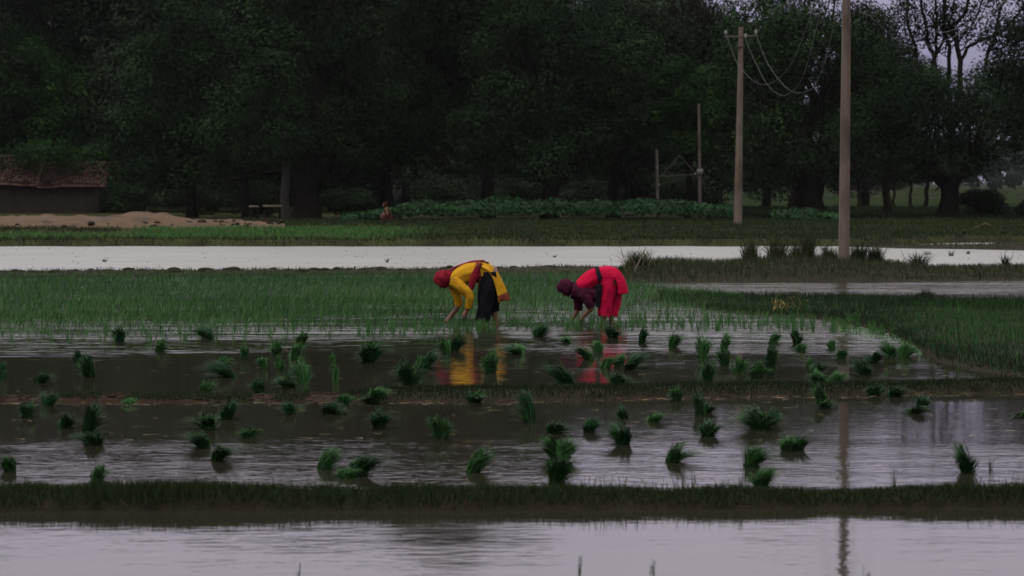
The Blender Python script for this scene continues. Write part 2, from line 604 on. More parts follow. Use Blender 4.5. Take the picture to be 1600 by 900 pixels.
gx = np.concatenate([[-3000, -900, -300, -120, -70], np.arange(-48, 48.1, .5), [70, 120, 300, 900, 3000]])
gy = np.concatenate([[-60, 0, 60, 84], np.arange(87, 100, .25), np.arange(100, 150, 1.0), [160, 180, 210, 260, 340, 500, 800, 1500, 4500]])
GX, GY = np.meshgrid(gx, gy)
Z = gz(GX, GY)
nx, ny = len(gx), len(gy)
ii = (np.arange(ny - 1)[:, None] * nx + np.arange(nx - 1)[None]).ravel()
tag(build('ground', np.stack([GX, GY, Z], -1), [np.stack([ii, ii + 1, ii + nx + 1, ii + nx], 1)], ground_mat()), kind='structure')


def sheet(name, x0, x1, y0, y1, z, material):
    o = build(name, [[x0, y0, z], [x1, y0, z], [x1, y1, z], [x0, y1, z]], [[[0, 1, 2, 3]]], material, smooth=False)
    return tag(o, kind='structure')


MUD = (.02, .018, .013)
W_front = water_mat('front_water', MUD, .05, [(1.6, .45, .0022), (11, .45, .0016)], (1.0, .6, 1.1))
W_mid = water_mat('middle_water', MUD, .05, [(2.5, .4, .0016), (13, .4, .0018)], (.55, .6, 1.2), [(17.5, 1.6), (21.8, 1.6), (22.5, .6), (26.5, .3)])
W_up = water_mat('upper_water', MUD, .05, [(1.6, .25, .006), (8, .22, .0036)], (.4, .5, 1.4), [(26, .3), (29, .55), (33, 1.0), (35.5, 3.0), (38.5, 6.0), (44, 5.0), (50, 9.0), (57, 12.0), (63, 12.0)])
W_far = water_mat('far_water', (.255, .245, .24), .4, [(2.2, .4, .06), (.5, .3, .07)], (.2, .8, 1.2), ripple_tone=.4)
sheet('water', -60, 60, -40, 17.95, 0, W_front)
sheet('water', -60, 60, 17.95, 26.45, 0, W_mid)
sheet('water', -60, 60, 26.45, 63.3, 0, W_up)
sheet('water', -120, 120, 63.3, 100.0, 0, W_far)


class Bund:
    def __init__(s, rows, seed=1., rough=.25, power=.55):
        s.r = np.array(rows, float)
        s.seed, s.rough, s.power = seed, rough, power

    def eval(s, px, t):
        r = s.r
        f = np.interp(px, r[:, 0], r[:, 1])
        b = np.interp(px, r[:, 0], r[:, 2])
        h = np.interp(px, r[:, 0], r[:, 3])
        A, B = gnd(px, f), gnd(px, b)
        P = A + (B - A) * t[..., None]
        prof = np.clip(4 * t * (1 - t), 0, 1) ** s.power
        sc = 1 + s.rough * (nz(P[..., 0] * 2.3, P[..., 1] * 2.3, s.seed) + .6 * nz(P[..., 0] * 7, P[..., 1] * 6, s.seed + 1))
        P = P.copy()
        P[..., 2] = prof * h * np.clip(sc, -.6 if s.rough > 1 else .3, 2.4) - .06 * (1 - np.clip(prof * 6, 0, 1))
        P[..., 1] += (.5 - t) * .12 * nz(P[..., 0] * 3, P[..., 0] * 0, s.seed + 2) * np.clip((B - A)[..., 1], 0, 1)
        return P

    def mesh(s, name, material, step=4, m=11):
        px = np.arange(s.r[0, 0], s.r[-1, 0] + .1, step)
        t = np.linspace(0, 1, m)
        PX, T = np.meshgrid(px, t)
        P = s.eval(PX, T)
        n = len(px)
        i = (np.arange(m - 1)[:, None] * n + np.arange(n - 1)[None]).ravel()
        return tag(build(name, P, [np.stack([i, i + 1, i + n + 1, i + n], 1)], material), kind='structure')

    def pick(s, n, lo=None, hi=None, t0=0.02, t1=.98):
        px = R.uniform(s.r[0, 0] if lo is None else lo, s.r[-1, 0] if hi is None else hi, n)
        return s.eval(px, R.uniform(t0, t1, n)), px


near = Bund([(-420, 799, 779, .085), (0, 798, 779, .09), (500, 797, 781, .085), (1100, 795, 780, .075), (1600, 791, 779, .075), (2020, 790, 778, .075)], 1.)
thin = Bund([(520, 629, 618, .015), (600, 628, 613, .065), (900, 625, 611, .075), (1200, 620, 608, .075), (1450, 615, 604, .07), (1600, 614, 601, .07), (1850, 616, 602, .065), (2350, 616, 602, .065)], 2.)
muddy = Bund([(-330, 631, 617, .016), (0, 629, 617, .024), (300, 630, 617, .02), (540, 629, 616, .026), (620, 628, 618, .012)], 3., 1.6)
edge = Bund([(-330, 436, 428, .10), (0, 435, 428, .10), (500, 431, 425, .09), (850, 428, 422, .10), (1000, 427, 421, .1)], 4., .5)
pole_bund = Bund([(948, 440, 432, .02), (985, 442, 424, .22), (1040, 443, 420, .24), (1120, 443, 420, .2), (1200, 442, 420, .3), (1340, 442, 420, .3),
                  (1400, 442, 421, .2), (1450, 441, 422, .13), (1600, 440, 421, .13), (1850, 440, 421, .13), (2350, 440, 421, .13)], 5.)
side = Bund([(1020, 470, 458, .02), (1090, 482, 461, .05), (1180, 492, 468, .08), (1260, 495, 471, .10), (1330, 505, 473, .12), (1390, 520, 474, .13), (1430, 545, 474, .13),
             (1470, 566, 474, .14), (1530, 580, 474, .14), (1600, 592, 474, .14), (1720, 612, 474, .14), (1850, 622, 474, .14), (2350, 628, 474, .14)], 6., .18, .4)
sliver = Bund([(1290, 384, 382, .01), (1400, 388.5, 383.5, .06), (1520, 390, 386, .09), (1570, 391, 386.5, .16), (1620, 392, 387, .12), (1900, 396, 389, .1)], 7., .5)
near.mesh('earth_bund', M['mud'])
thin.mesh('earth_bund', M['mud'])
muddy.mesh('mud_ridge', M['clod'], 3, 13)
edge.mesh('earth_bund', M['mud'])
pole_bund.mesh('earth_bund', M['mud'], 3)
side.mesh('field_bund', M['mud'], 4, 17)
sliver.mesh('earth_bund', M['mud'])

# dirt heap along the far bank
dm = G()
px = np.arange(-330, 446, 5)
pyt = np.interp(px, [-330, 0, 90, 160, 210, 260, 300, 380, 430, 446], [337, 336, 336, 336, 331, 332, 339, 344, 346, 354])
t = np.linspace(0, 1, 9)
Dd = 106.5 + 7.5 * t
PXg, Tg = np.meshgrid(px, t)
Dg = 106.5 + 7.5 * Tg + .5 * nz(PXg * .05, Tg * 3, 1.)
base = at(PXg, 300, Dg)
top = at(np.broadcast_to(px, PXg.shape), np.broadcast_to(pyt, PXg.shape), 111.0)[..., 2]
zz = gz(base[..., 0], base[..., 1])
hh = np.clip(top - .42, .05, 2)
bz = zz - .05 + (hh + .06) * np.clip(4 * Tg * (1 - Tg), 0, 1) ** .5 * (1 + .18 * nz(base[..., 0] * 1.7, base[..., 1] * 1.7, 2.) + .1 * nz(base[..., 0] * 5, base[..., 1] * 5, 3.))
n = len(px)
i = (np.arange(8)[:, None] * n + np.arange(n - 1)[None]).ravel()
dirt = build('dirt_heap', np.stack([base[..., 0], base[..., 1], bz], -1), [np.stack([i, i + 1, i + n + 1, i + n], 1)], M['sand'])
tag(dirt, kind='structure')
exec_later = []

# ------------------------------------------------------------------ grasses and field cover (nobody could count it)
def stuff(o):
    return tag(o, kind='stuff')


n = 46000
P, _ = near.pick(n, -300, 1900, .0, 1.)
P[:, 1] -= np.where(R.uniform(0, 1, n) < .3, R.uniform(0, .05, n), 0)
P[:, 2] = np.maximum(P[:, 2], -.01)
hgt = R.uniform(.02, .065, n) * (1 + .45 * np.clip(nz(P[:, 0] * 3, P[:, 0] * 0, 2.), -1, 1)) * np.interp(P[:, 0], [-4, -2, -1, 1, 4], [1.1, 1.5, 1.2, .95, .85])
stuff(blades('bank_grass', P, hgt, rl(n, .03), R.uniform(.003, .006, n), M['bankgrass']))
n = 34000
P, _ = thin.pick(n, 540, 2300, 0, 1)
P[:, 1] -= np.where(R.uniform(0, 1, n) < .3, R.uniform(0, .06, n), 0)
P[:, 2] = np.maximum(P[:, 2], -.01)
stuff(blades('bank_grass', P, R.uniform(.02, .06, n), rl(n, .03), R.uniform(.004, .007, n), M['bankgrass'], tint=R.beta(1.5, 4, n)))
n = 11000
P, pxs = muddy.pick(n, -300, 600, .1, .9)
k = nz(P[:, 0] * 2.2, P[:, 0] * 0, 8.) > -.3
stuff(blades('bank_grass', P[k], R.uniform(.015, .06, k.sum()), rl(k.sum(), .03), .006, M['bankgrass']))
n = 1500
P, _ = near.pick(n, -300, 1900, .1, 1.)
P = P[nz(P[:, 0] * 2.7, P[:, 0] * 0, 6.) > .15]
stuff(blades('tall_bank_grass', P, R.uniform(.06, .12, len(P)), rl(len(P), .05), R.uniform(.003, .006, len(P)), M['bankgrass'], tint=R.uniform(.2, 1, len(P)), segs=3))
n = 38000
P, pxs = pole_bund.pick(n, 960, 2300, 0, 1)
hgt = R.uniform(.06, .2, n) * np.interp(pxs, [960, 990, 1150, 1340, 1420, 1840], [.7, 1.1, 1., 1.1, .7, .6])
stuff(blades('bank_grass', P, hgt, rl(n, .08), R.uniform(.007, .016, n), M['darkgrass']))
n = 5000
P, pxs = edge.pick(n, -300, 990, 0.1, 1)
stuff(blades('bank_grass', P, R.uniform(.03, .09, n), rl(n, .05), .01, M['darkgrass'], tint=R.uniform(0, .4, n)))
n = 92000
P, pxs = side.pick(n, 1030, 2320, 0, 1)
keep = R.uniform(0, 1, n) < np.interp(pxs, [1030, 1250, 1400, 1840], [.35, .5, 1, 1])
P, pxs = P[keep], pxs[keep]
rowp = HZ + H0 * F / P[:, 1]
dull = R.uniform(0, 1, len(P)) < np.clip(.35 + .45 * np.clip((1475 + 30 * nz(rowp * .15, pxs * .02, 2.) - pxs) / 70, 0, 1) + .45 * np.clip((492 - rowp) / 10, 0, 1) + .45 * np.clip((rowp - 545) / 25, 0, 1), 0, .82)
D_ = P[dull]
stuff(blades('bank_grass', D_, R.uniform(.03, .11, len(D_)), rl(len(D_), .06), R.uniform(.004, .009, len(D_)), M['bankgrass'], tint=np.clip(.3 + .3 * nz(D_[:, 0] * 1.2, D_[:, 1] * .8, 5.) + R.normal(0, .15, len(D_)), 0, 1)))
P, pxs = P[~dull], pxs[~dull]
n = len(P)
gt = np.clip(.18 + .16 * nz(P[:, 0] * 1.1, P[:, 1] * .9, 1.) + .1 * nz(P[:, 0] * 3.3, P[:, 1] * 2.1, 4.) + R.normal(0, .13, n), 0, .8)
stuff(blades('field_grass', P, R.uniform(.04, .15, n), rl(n, .06), R.uniform(.004, .009, n), M['rice'], tint=gt))
n = 14000
P, pxs = side.pick(n, 1150, 1840, .66, 1)
k = R.uniform(0, 1, n) < np.interp(pxs, [1150, 1320, 1840], [.35, 1, 1]) * (.75 + .25 * nz(P[:, 0] * 1.5, P[:, 1] * 0, 3.))
P = P[k]
stuff(blades('bank_grass', P, R.uniform(.05, .17, len(P)), rl(len(P), .07), R.uniform(.006, .012, len(P)), M['bankgrass'], tint=R.beta(1.6, 3, len(P))))
n = 7000
P, pxs = side.pick(n, 1100, 1840, 0, .1)
stuff(blades('bank_grass', P, R.uniform(.03, .09, n), rl(n, .05), R.uniform(.004, .009, n), M['bankgrass'], tint=R.beta(1.6, 3, n)))
n = 3000
P, pxs = sliver.pick(n, 1300, 1880, 0, 1)
stuff(blades('bank_grass', P, R.uniform(.04, .16, n) * np.interp(pxs, [1300, 1530, 1570, 1620, 1800], [.6, 1, 2, 1, 1]), rl(n, .06), .015, M['darkgrass']))

# rice field between the women and the far pond
n = 150000
pyf = R.uniform(0, 1, n)
Y = 36.6 + (62.0 - 36.6) * pyf ** 1.15
X = R.uniform(-1.12, 1.12, n) * Y * 800 / F
pxr = 800 + X / Y * F
row = HZ + H0 * F / Y
front = np.interp(pxr, [-100, 0, 250, 420, 520, 640, 760, 860, 1000, 1100, 1250, 1330, 1400], [531, 528, 527, 524, 520, 514, 505, 503, 500, 503, 507, 507, 500])
back = np.interp(pxr, [-200, 900, 1000, 1120, 1200, 1330], [430, 428, 446, 458, 473, 490])
jit = 5 * nz(X * 3, Y * .5, 1.) + R.normal(0, 3, n)
keep = (row < front + jit) & (row > back) & (pxr < 1390)
sparse = np.clip((front - row) / 40, 0.05, 1)
keep &= R.uniform(0, 1, n) < sparse
X, Y, pxr = X[keep], Y[keep], pxr[keep]
n = len(X)
P = np.stack([X, Y, np.full(n, -.01)], 1)
gt = np.clip(.32 + .12 * nz(X * .5, Y * .35, 1.) + .1 * nz(X * 2, Y * 1.1, 2.) + R.normal(0, .24, n) - .012 * np.clip(Y - 48, 0, 20), 0, 1)
stuff(blades('rice_field', P, R.uniform(.08, .2, n), rl(n, .12, (.03, 0)), R.uniform(.004, .009, n), M['rice'], tint=gt))

# freshly planted sprigs standing in open water at the field's edge
c = []
for k in range(620):
    p = R.uniform(560, 1420) if k < 430 else R.uniform(-20, 1420)
    f = np.interp(p, [0, 250, 520, 760, 1000, 1250, 1330, 1420], [531, 529, 524, 512, 510, 512, 514, 522])
    c.append(gnd(p, f + R.uniform(-12, 6)))
c = np.repeat(np.array(c), 9, 0)
n = len(c)
c[:, :2] += rl(n, .02)
stuff(blades('planted_rows', c, R.uniform(.07, .18, n), rl(n, .07), R.uniform(.004, .007, n), M['sprig'], tint=R.beta(2, 2, n), segs=3))
# small weed floating at the edge of the right hand bund
c = gnd(R.uniform(1300, 1440, 900), 0 * np.zeros(900) + 530)
pp = R.uniform(1310, 1440, 900)
c = gnd(pp, np.interp(pp, [1300, 1350, 1400, 1440], [506, 512, 524, 548]) + np.abs(R.normal(0, 6, 900)))
Vl, ql = leaf_arrays(c + [0, 0, .008], np.stack([R.normal(0, .25, 900), R.normal(0, .25, 900), np.ones(900)], 1), .035, .022)
stuff(build('floating_weed', Vl, [ql], M['sprig'], tint=np.repeat(R.uniform(.3, 1, 900), 4), smooth=False))

# far bank
n = 70000
Y = R.uniform(89, 124, n)
X = R.uniform(-1.1, 1.1, n) * Y * 800 / F
keep = Y > bank_edge(X) + .1
pxr = 800 + X / Y * F
strip = (Y > bank_edge(X) + 2.0 + 1.2 * nz(X * .4, X * 0, 1.)) & (Y < 107.5) & (pxr + R.normal(0, 30, n) < 640 + 50 * nz(Y * .3, X * .2, 2.)) & ((pxr > 190) | (Y < 100) | (R.uniform(0, 1, n) < .3))
heap = (pxr < 445) & (Y > 106.5) & (Y < 114)
k2 = keep & ~strip & ~heap
P = np.stack([X, Y, gz(X, Y)], 1)[k2]
tt = np.clip(.3 + .22 * nz(P[:, 0] * .35, P[:, 1] * .6, 1.) + .14 * nz(P[:, 0] * 1.3, P[:, 1] * 1.9, 4.) + R.normal(0, .12, len(P)), 0, 1)
tt = np.where(P[:, 1] < bank_edge(P[:, 0]) + 1.2, tt * .3, tt)
stuff(blades('turf', P, R.uniform(.05, .18, len(P)), rl(len(P), .1), R.uniform(.02, .04, len(P)), M['turf'], tint=tt))
n = 26000
Y = R.uniform(90.5, 107.5, n)
X = R.uniform(-1.1, 1.1, n) * Y * 800 / F
pxr = 800 + X / Y * F
strip = (Y > bank_edge(X) + 2.0 + 1.2 * nz(X * .4, X * 0, 1.)) & (pxr + R.normal(0, 45, n) < 630 + 50 * nz(Y * .3, X * .2, 2.)) & ((pxr + R.normal(0, 12, n) > 215) | (Y < 98))
P = np.stack([X, Y, gz(X, Y)], 1)[strip]
stuff(blades('green_strip', P, R.uniform(.08, .16, len(P)), rl(len(P), .08), R.uniform(.02, .035, len(P)), M['greenstrip']))

# dark weed-like specks added all over the far pond to imitate its sparkle
n = 420
c = gnd(R.uniform(-20, 1620, n), R.uniform(388, 432, n))
k = R.uniform(0, 1, n) < .55 + .45 * nz(c[:, 0] * .6, c[:, 1] * .2, 3.)
c = np.repeat(c[k], 3, 0)
c[:, :2] += rl(len(c), .06)
stuff(blades('sparkle_specks', c, R.uniform(.006, .045, len(c)), rl(len(c), .05), .014, M['weed']))

# dark grass under the trees at the right, its tone standing in for their shade
n = 26000
Y = R.uniform(124, 172, n)
X = R.uniform(1105, 1760, n)
X = (X - 800) * Y / F
P = np.stack([X, Y, gz(X, Y)], 1)
stuff(blades('shade_tone_grass', P, R.uniform(.08, .3, n), rl(n, .15), R.uniform(.03, .07, n), M['bankgrass'], tint=np.clip(.25 + .2 * nz(X * .4, Y * .2, 1.) + R.normal(0, .15, n), 0, .9)))

# straw and root litter afloat
n = 420
pp = R.uniform(-20, 1620, n)
qq = R.uniform(535, 690, n)
sel = R.uniform(0, 1, n)
qq = np.where(sel < .45, np.interp(pp, [0, 540, 900, 1200, 1600], [632, 632, 627, 622, 616]) + R.normal(0, 1.5, n), qq)
c = gnd(pp, qq)
c[:, 2] = .004
Lx = np.stack([R.uniform(-.16, .16, n), R.uniform(-.05, .05, n)], 1)
V, q, t3, k = blade_arrays(c, .004, Lx, R.uniform(.01, .025, n), .5, 2, np.full(n, math.pi / 2))
stuff(build('straw_litter', V, [q, t3], M['straw'], tint=np.repeat(R.uniform(0, 1, n), k), smooth=False))

# clods along the broken ridge, and lumps in the water of the far pond
g = G()
for k in range(420):
    p = R.uniform(-40, 575)
    c = muddy.eval(np.array([p]), np.array([R.uniform(.1, .9)]))[0]
    r = R.uniform(.008, .03)
    g.ball(c, (r * R.uniform(.8, 2), r, r * R.uniform(.5, .9)), 6, 4)
stuff(g.out('mud_clods', M['clod']))
g = G()
for k in range(46):
    p = R.uniform(-40, 870)
    c = edge.eval(np.array([p]), np.array([R.uniform(.3, .9)]))[0]
    r = R.uniform(.03, .12)
    g.ball(c, (r * R.uniform(1, 2.2), r, r * .7), 7, 5)
stuff(g.out('mud_clods', M['mud']))
g = G()
for k in range(280):
    p = R.uniform(-80, 440)
    D = R.uniform(107, 111)
    a = at(p, 300, D)
    z = gz(a[0], a[1]) + R.uniform(.05, .2)
    r = R.uniform(.02, .1) * (1.3 if 240 < p < 330 else 1)
    g.ball((a[0], D, z), (r * 1.6, r, r), 7, 5)
stuff(g.out('earth_lumps', M['mud']))

# leafy crop in front of the grove
n = 21000
pp = np.concatenate([R.uniform(535, 1146, n - 1500), R.uniform(1205, 1312, 1500)])
D = R.uniform(120, 130, n)
a = at(pp, 300, D)
x, y = a[:, 0], a[:, 1]
hgt = .8 + .2 * nz(x * .9, y * .8, 1.) + .1 * nz(x * 3, y * 2.6, 2.)
hgt *= np.interp(pp, [535, 600, 660, 1050, 1146, 1147, 1205, 1250, 1312], [.25, .55, 1, 1., .75, 0, .5, .6, .3])
zz = gz(x, y) + hgt * R.uniform(.25, 1.05, n) ** .7
nn = R.normal(0, .6, (n, 3))
nn[:, 2] += .7
nn[:, 1] -= .45
Vl, ql = leaf_arrays(np.stack([x, y, zz], 1), nn, R.uniform(.12, .26, n), R.uniform(.09, .18, n))
stuff(build('leafy_crop', Vl, [ql], M['crop'], tint=np.repeat(R.beta(2, 2, n), 4), smooth=False))


# ------------------------------------------------------------------ trees
def crown_arrays(ells, nclump, per, r, leaf, tint_bias=0.0, hang=.0):
    """ells: (cx,cy,cz, rx,ry,rz, weight); clumps sit near the ellipsoids' skins"""
    w = np.array([e[6] for e in ells], float)
    w /= w.sum()
    Cs, Ns, Ls, Ts = [], [], [], []
    which = R.choice(len(ells), nclump, p=w)
    for k in which:
        e = ells[k]
        d = R.normal(size=3)
        d /= np.linalg.norm(d)
        if d[2] < -.3 and R.uniform() < .5:
            d[2] *= -1
        c = np.array(e[:3]) + d * np.array(e[3:6]) * R.uniform(.5, 1.0) ** .6
        rr = r * R.uniform(.55, 1.35)
        m = max(8, int(2.6 * per * (rr / r) ** 1.6))
        u = R.normal(size=(m, 3))
        u[:, 2] += .35
        u /= np.linalg.norm(u, axis=1)[:, None]
        rad = rr * R.uniform(.66, 1.0, m)[:, None]
        sh = np.array([1.25, 1.25, .8])
        p = c + u * rad * sh
        p[:, 2] -= hang * R.uniform(0, 1, m) ** 2
        Cs.append(p)
        nn_ = u * .9 + R.normal(0, .38, (m, 3))
        nn_[:, 2] += .5
        Ns.append(nn_)
        Ls.append(.62 * leaf * R.uniform(.6, 1.3, m))
        Ts.append(np.clip(R.beta(2, 2.4, m) * .4 + R.uniform(-.15, .65) + tint_bias, 0, 1))
    C, Nn, Ln, T = np.concatenate(Cs), np.concatenate(Ns), np.concatenate(Ls), np.concatenate(Ts)
    V, q = tri_leaf_arrays(C, Nn, Ln, Ln * .62)
    return V, q, np.repeat(T, 3)


def wob(p0, p1, k, amp):
    p0, p1 = np.asarray(p0, float), np.asarray(p1, float)
    s = np.linspace(0, 1, k)[:, None]
    p = p0 + (p1 - p0) * s
    return p + R.normal(0, amp, (k, 3)) * np.sin(s * math.pi) * np.linalg.norm(p1 - p0)


def tree(name, label, D, trunk, ells_px, nclump=150, per=70, r=.95, leaf=.25, lm='leafA', bark='bark', group=None, cat='tree', depth=.8, hang=.15, limbs=True, z0=None):
    """trunk: (px_base, px_fork, py_fork, width_px); ells_px: (px,py,rx,ry[,weight]) in the photo"""
    bx = at(trunk[0], 300, D)[0]
    bz = float(gz(bx, D)) if z0 is None else z0
    root = empty(name, (bx, D, bz - .05), label, cat, group)
    s = D / F
    ells = []
    for e in ells_px:
        c = at(e[0], e[1], D + (e[5] if len(e) > 5 else R.uniform(-.5, .5)))
        ells.append((c[0], c[1], c[2], e[2] * s, max(e[2], e[3]) * s * depth, e[3] * s, e[4] if len(e) > 4 else e[2] * e[3]))
    V, q, T = crown_arrays(ells, nclump, per, r, leaf, hang=hang)
    low = V[:, 2] > bz + .25
    fk = at(trunk[1], trunk[2], D)
    tr = trunk[3] * s / 2
    g = G()
    b0 = np.array([bx, D, bz - .1])
    path = wob(b0, fk, 7, .02)
    rad = tr * np.array([1.45, 1.12, 1.0, .95, .92, .95, 1.0])
    g.tube(path, rad, 10)
    if limbs:
        for e in sorted(ells, key=lambda e: -e[6])[:7]:
            tip = np.array(e[:3]) + R.normal(0, .3, 3) * np.array(e[3:6])
            lp = wob(path[-2], tip, 7, .05)
            g.tube(lp, tr * np.linspace(.62, .12, 7), 7)
            for k in range(4):
                a = lp[R.integers(2, 6)]
                b = np.array(e[:3]) + R.normal(0, .55, 3) * np.array(e[3:6])
                g.tube(wob(a, b, 5, .05), tr * np.linspace(.25, .05, 5), 5)
    g.out('trunk', M[bark], root)
    build('crown', V, [q], M[lm], root, T, smooth=False)
    return root


# the front row, one by one
tree('tree', 'mango tree with the thickest black trunk, left of centre', 126, (478, 480, 285, 44),
     [(480, 120, 120, 120), (400, 190, 70, 80), (560, 190, 75, 80), (440, 0, 90, 90), (540, -10, 90, 90), (480, 250, 110, 45)], 330, 75)
tree('tree', 'tall dark tree between the mango tree and the centre, tallest of the grove', 131, (762, 760, 250, 20),
     [(690, -70, 70, 110), (670, 60, 80, 90), (740, 100, 75, 100), (690, 190, 80, 70), (790, 30, 70, 90), (790, -40, 60, 50)], 300, 75, lm='leafB')
tree('tree', 'dark spreading tree with a straight trunk behind the middle of the leafy crop', 125, (858, 862, 285, 27),
     [(850, 90, 100, 110), (780, 200, 70, 70), (930, 200, 80, 70), (850, 240, 100, 40), (830, 0, 55, 55), (960, 100, 60, 80)], 290, 75)
tree('tree', 'dense dark tree whose top meets the sky right of the sky notch', 134, (958, 960, 270, 18),
     [(955, 70, 48, 75), (1010, 90, 60, 75), (975, 170, 80, 70), (1040, 150, 60, 80), (950, 30, 30, 30), (1000, 240, 80, 45)], 230, 75, lm='leafB')
tree('tree', 'young tree with fresh lighter green leaves above the thin wired posts', 128.6, (1074, 1078, 240, 8),
     [(1060, 120, 42, 28), (1090, 165, 45, 35), (1055, 190, 30, 35), (1110, 130, 35, 28), (1085, 225, 38, 22)], 80, 55, .55, .26, lm='leafC')
tree('tree', 'big tree with a stout double trunk left of the near pole', 128, (1266, 1268, 285, 42),
     [(1260, 100, 90, 90), (1180, 160, 70, 90), (1350, 170, 60, 90), (1260, 220, 120, 60), (1180, 90, 55, 50), (1320, 90, 50, 60), (1200, 260, 70, 30)], 300, 70)
tree('tree', 'thin-leaved taller tree showing sky through its top above the speckled big tree', 137, (1240, 1240, 200, 16),
     [(1170, 20, 60, 40), (1230, 10, 60, 45), (1290, 15, 60, 45), (1240, -40, 110, 40), (1150, 60, 40, 30)], 85, 34, .7, .3, lm='leafC')
tree('tree', 'low domed tree with a forked leaning trunk at the right beside the dark bush', 127, (1480, 1484, 285, 30),
     [(1450, 190, 90, 75), (1380, 200, 65, 75), (1540, 190, 60, 60), (1470, 250, 90, 35), (1400, 140, 60, 45), (1570, 150, 45, 55)], 270, 72)
tree('tree', 'dense dark tree cut by the right edge of the picture', 121, (1650, 1645, 250, 26),
     [(1620, 90, 60, 60), (1590, 140, 40, 50), (1640, 190, 70, 60), (1660, 20, 50, 60), (1600, 225, 30, 30)], 170, 72, lm='leafB')
tree('tree', 'lighter green bushy tree hanging over the tiled hut at the left edge', 154.8, (52, 50, 240, 22),
     [(40, 150, 75, 85), (110, 170, 60, 80), (-30, 170, 70, 90), (70, 225, 95, 40), (20, 90, 50, 40), (110, 240, 40, 22), (0, 235, 40, 25), (30, 244, 26, 13, 900, -5.2), (95, 250, 30, 11, 900, -5.0), (140, 244, 26, 14, 900, -5.0), (70, 240, 34, 12, 900, -5.0)], 330, 70, .8, .25, lm='leafC', depth=1.25)
tree('tree', 'dark tree right of the hut with rounded leaf clumps', 133, (300, 298, 280, 16),
     [(280, 130, 80, 90), (230, 215, 70, 60), (330, 220, 65, 60), (290, 30, 70, 70), (250, 270, 70, 35)], 260, 72)
tree('tree', 'slim pale-barked tree left of the thickest trunk', 122, (446, 447, 240, 13),
     [(440, 200, 34, 50), (425, 130, 34, 50), (455, 240, 24, 24)], 60, 60, .6, .24, bark='palebark')
tree('tree', 'small dark tree with a thin leaning trunk behind the seated person', 130, (612, 600, 262, 14),
     [(600, 210, 55, 50), (640, 180, 45, 45), (570, 170, 45, 50)], 90, 65, .65, .24)
tree('tree', 'slim dark tree standing between the hut and the plank bench', 132, (382, 384, 270, 10),
     [(380, 220, 40, 50), (360, 170, 40, 50)], 70, 60, .65, .24, lm='leafB')

tree('tree', 'leafy tree filling the space between the near pole and the bare limbs', 139, (1388, 1388, 220, 12),
     [(1385, 95, 45, 40), (1352, 50, 32, 40), (1425, 130, 40, 35), (1345, 110, 30, 40), (1390, 30, 30, 20, 300)], 110, 60, .8, .27)
tree('tree', 'tall dark tree closing the top left corner above the hut', 158, (196, 190, 240, 18),
     [(150, 30, 80, 60), (60, 0, 80, 60), (230, 0, 70, 60), (-40, 40, 70, 70), (100, 90, 70, 50), (380, -30, 60, 50)], 300, 62, .95, .3, lm='leafB')

# limbs of the open, nearly leafless tree at the right
root = empty('tree', (*at(1492, 300, 133)[:2], .4), 'open tree with bare forking limbs against the violet sky at the top right', 'tree')
LIMB = [([(1441, 135), (1429, 73), (1419, 40), (1417, 0), (1410, -70)], 6), ([(1461, 150), (1460, 89), (1451, 71), (1448, 44), (1441, 20), (1436, -50)], 8),
        ([(1461, 89), (1463, 62), (1463, 36), (1461, 10), (1466, -70)], 6), ([(1463, 84), (1474, 62), (1481, 44), (1490, 10), (1502, -60)], 5),
        ([(1481, 150), (1483, 73), (1477, 50), (1474, 10), (1478, -60)], 7), ([(1499, 150), (1500, 95), (1495, 69), (1486, 51), (1490, 40), (1508, 20), (1524, -50)], 9),
        ([(1501, 95), (1512, 75), (1534, 62), (1565, 51), (1590, 22), (1612, -10)], 6), ([(1497, 67), (1506, 53), (1525, 30), (1545, -30)], 4),
        ([(1534, 140), (1543, 82), (1554, 58), (1563, 13), (1572, 0), (1584, -60)], 6), ([(1543, 82), (1579, 69), (1612, 58)], 4),
        ([(1492, 335), (1490, 270), (1484, 200), (1500, 140)], 15), ([(1486, 210), (1470, 170), (1461, 140)], 10), ([(1490, 200), (1520, 165), (1534, 135)], 9), ([(1478, 180), (1455, 155), (1441, 130)], 8),
        ([(1486, 200), (1482, 170), (1481, 145)], 8)]
g = G()
tips = []
for pts, w in LIMB:
    P = np.array([at(a, b, 133 + R.uniform(-.6, .6)) for a, b in pts])
    k = 4 * (len(P) - 1) + 1
    s = np.linspace(0, len(P) - 1, k)
    Q = np.stack([np.interp(s, np.arange(len(P)), P[:, j]) for j in range(3)], 1) + R.normal(0, .03, (k, 3))
    rr = w * 133 / F / 2
    g.tube(Q, rr * np.linspace(1, .5, k), 7)
    if pts[0][1] < 160:
        for q_ in range(9):
            a = Q[R.integers(3, k)]
            b = a + np.array([R.normal(0, .55), R.normal(0, .5), R.uniform(.2, 1.1)])
            tw = wob(a, b, 5, .06)
            g.tube(tw, rr * np.linspace(.32, .1, 5), 4)
            tips.append(b)
            tips.append(tw[2])
            for q2 in range(2):
                b2 = tw[3] + np.array([R.normal(0, .3), R.normal(0, .3), R.uniform(0, .5)])
                g.tube(wob(tw[2], b2, 4, .05), rr * np.linspace(.16, .06, 4), 4)
                tips.append(b2)
g.out('trunk', M['bark'], root)
tips = np.array(tips)
extra = []
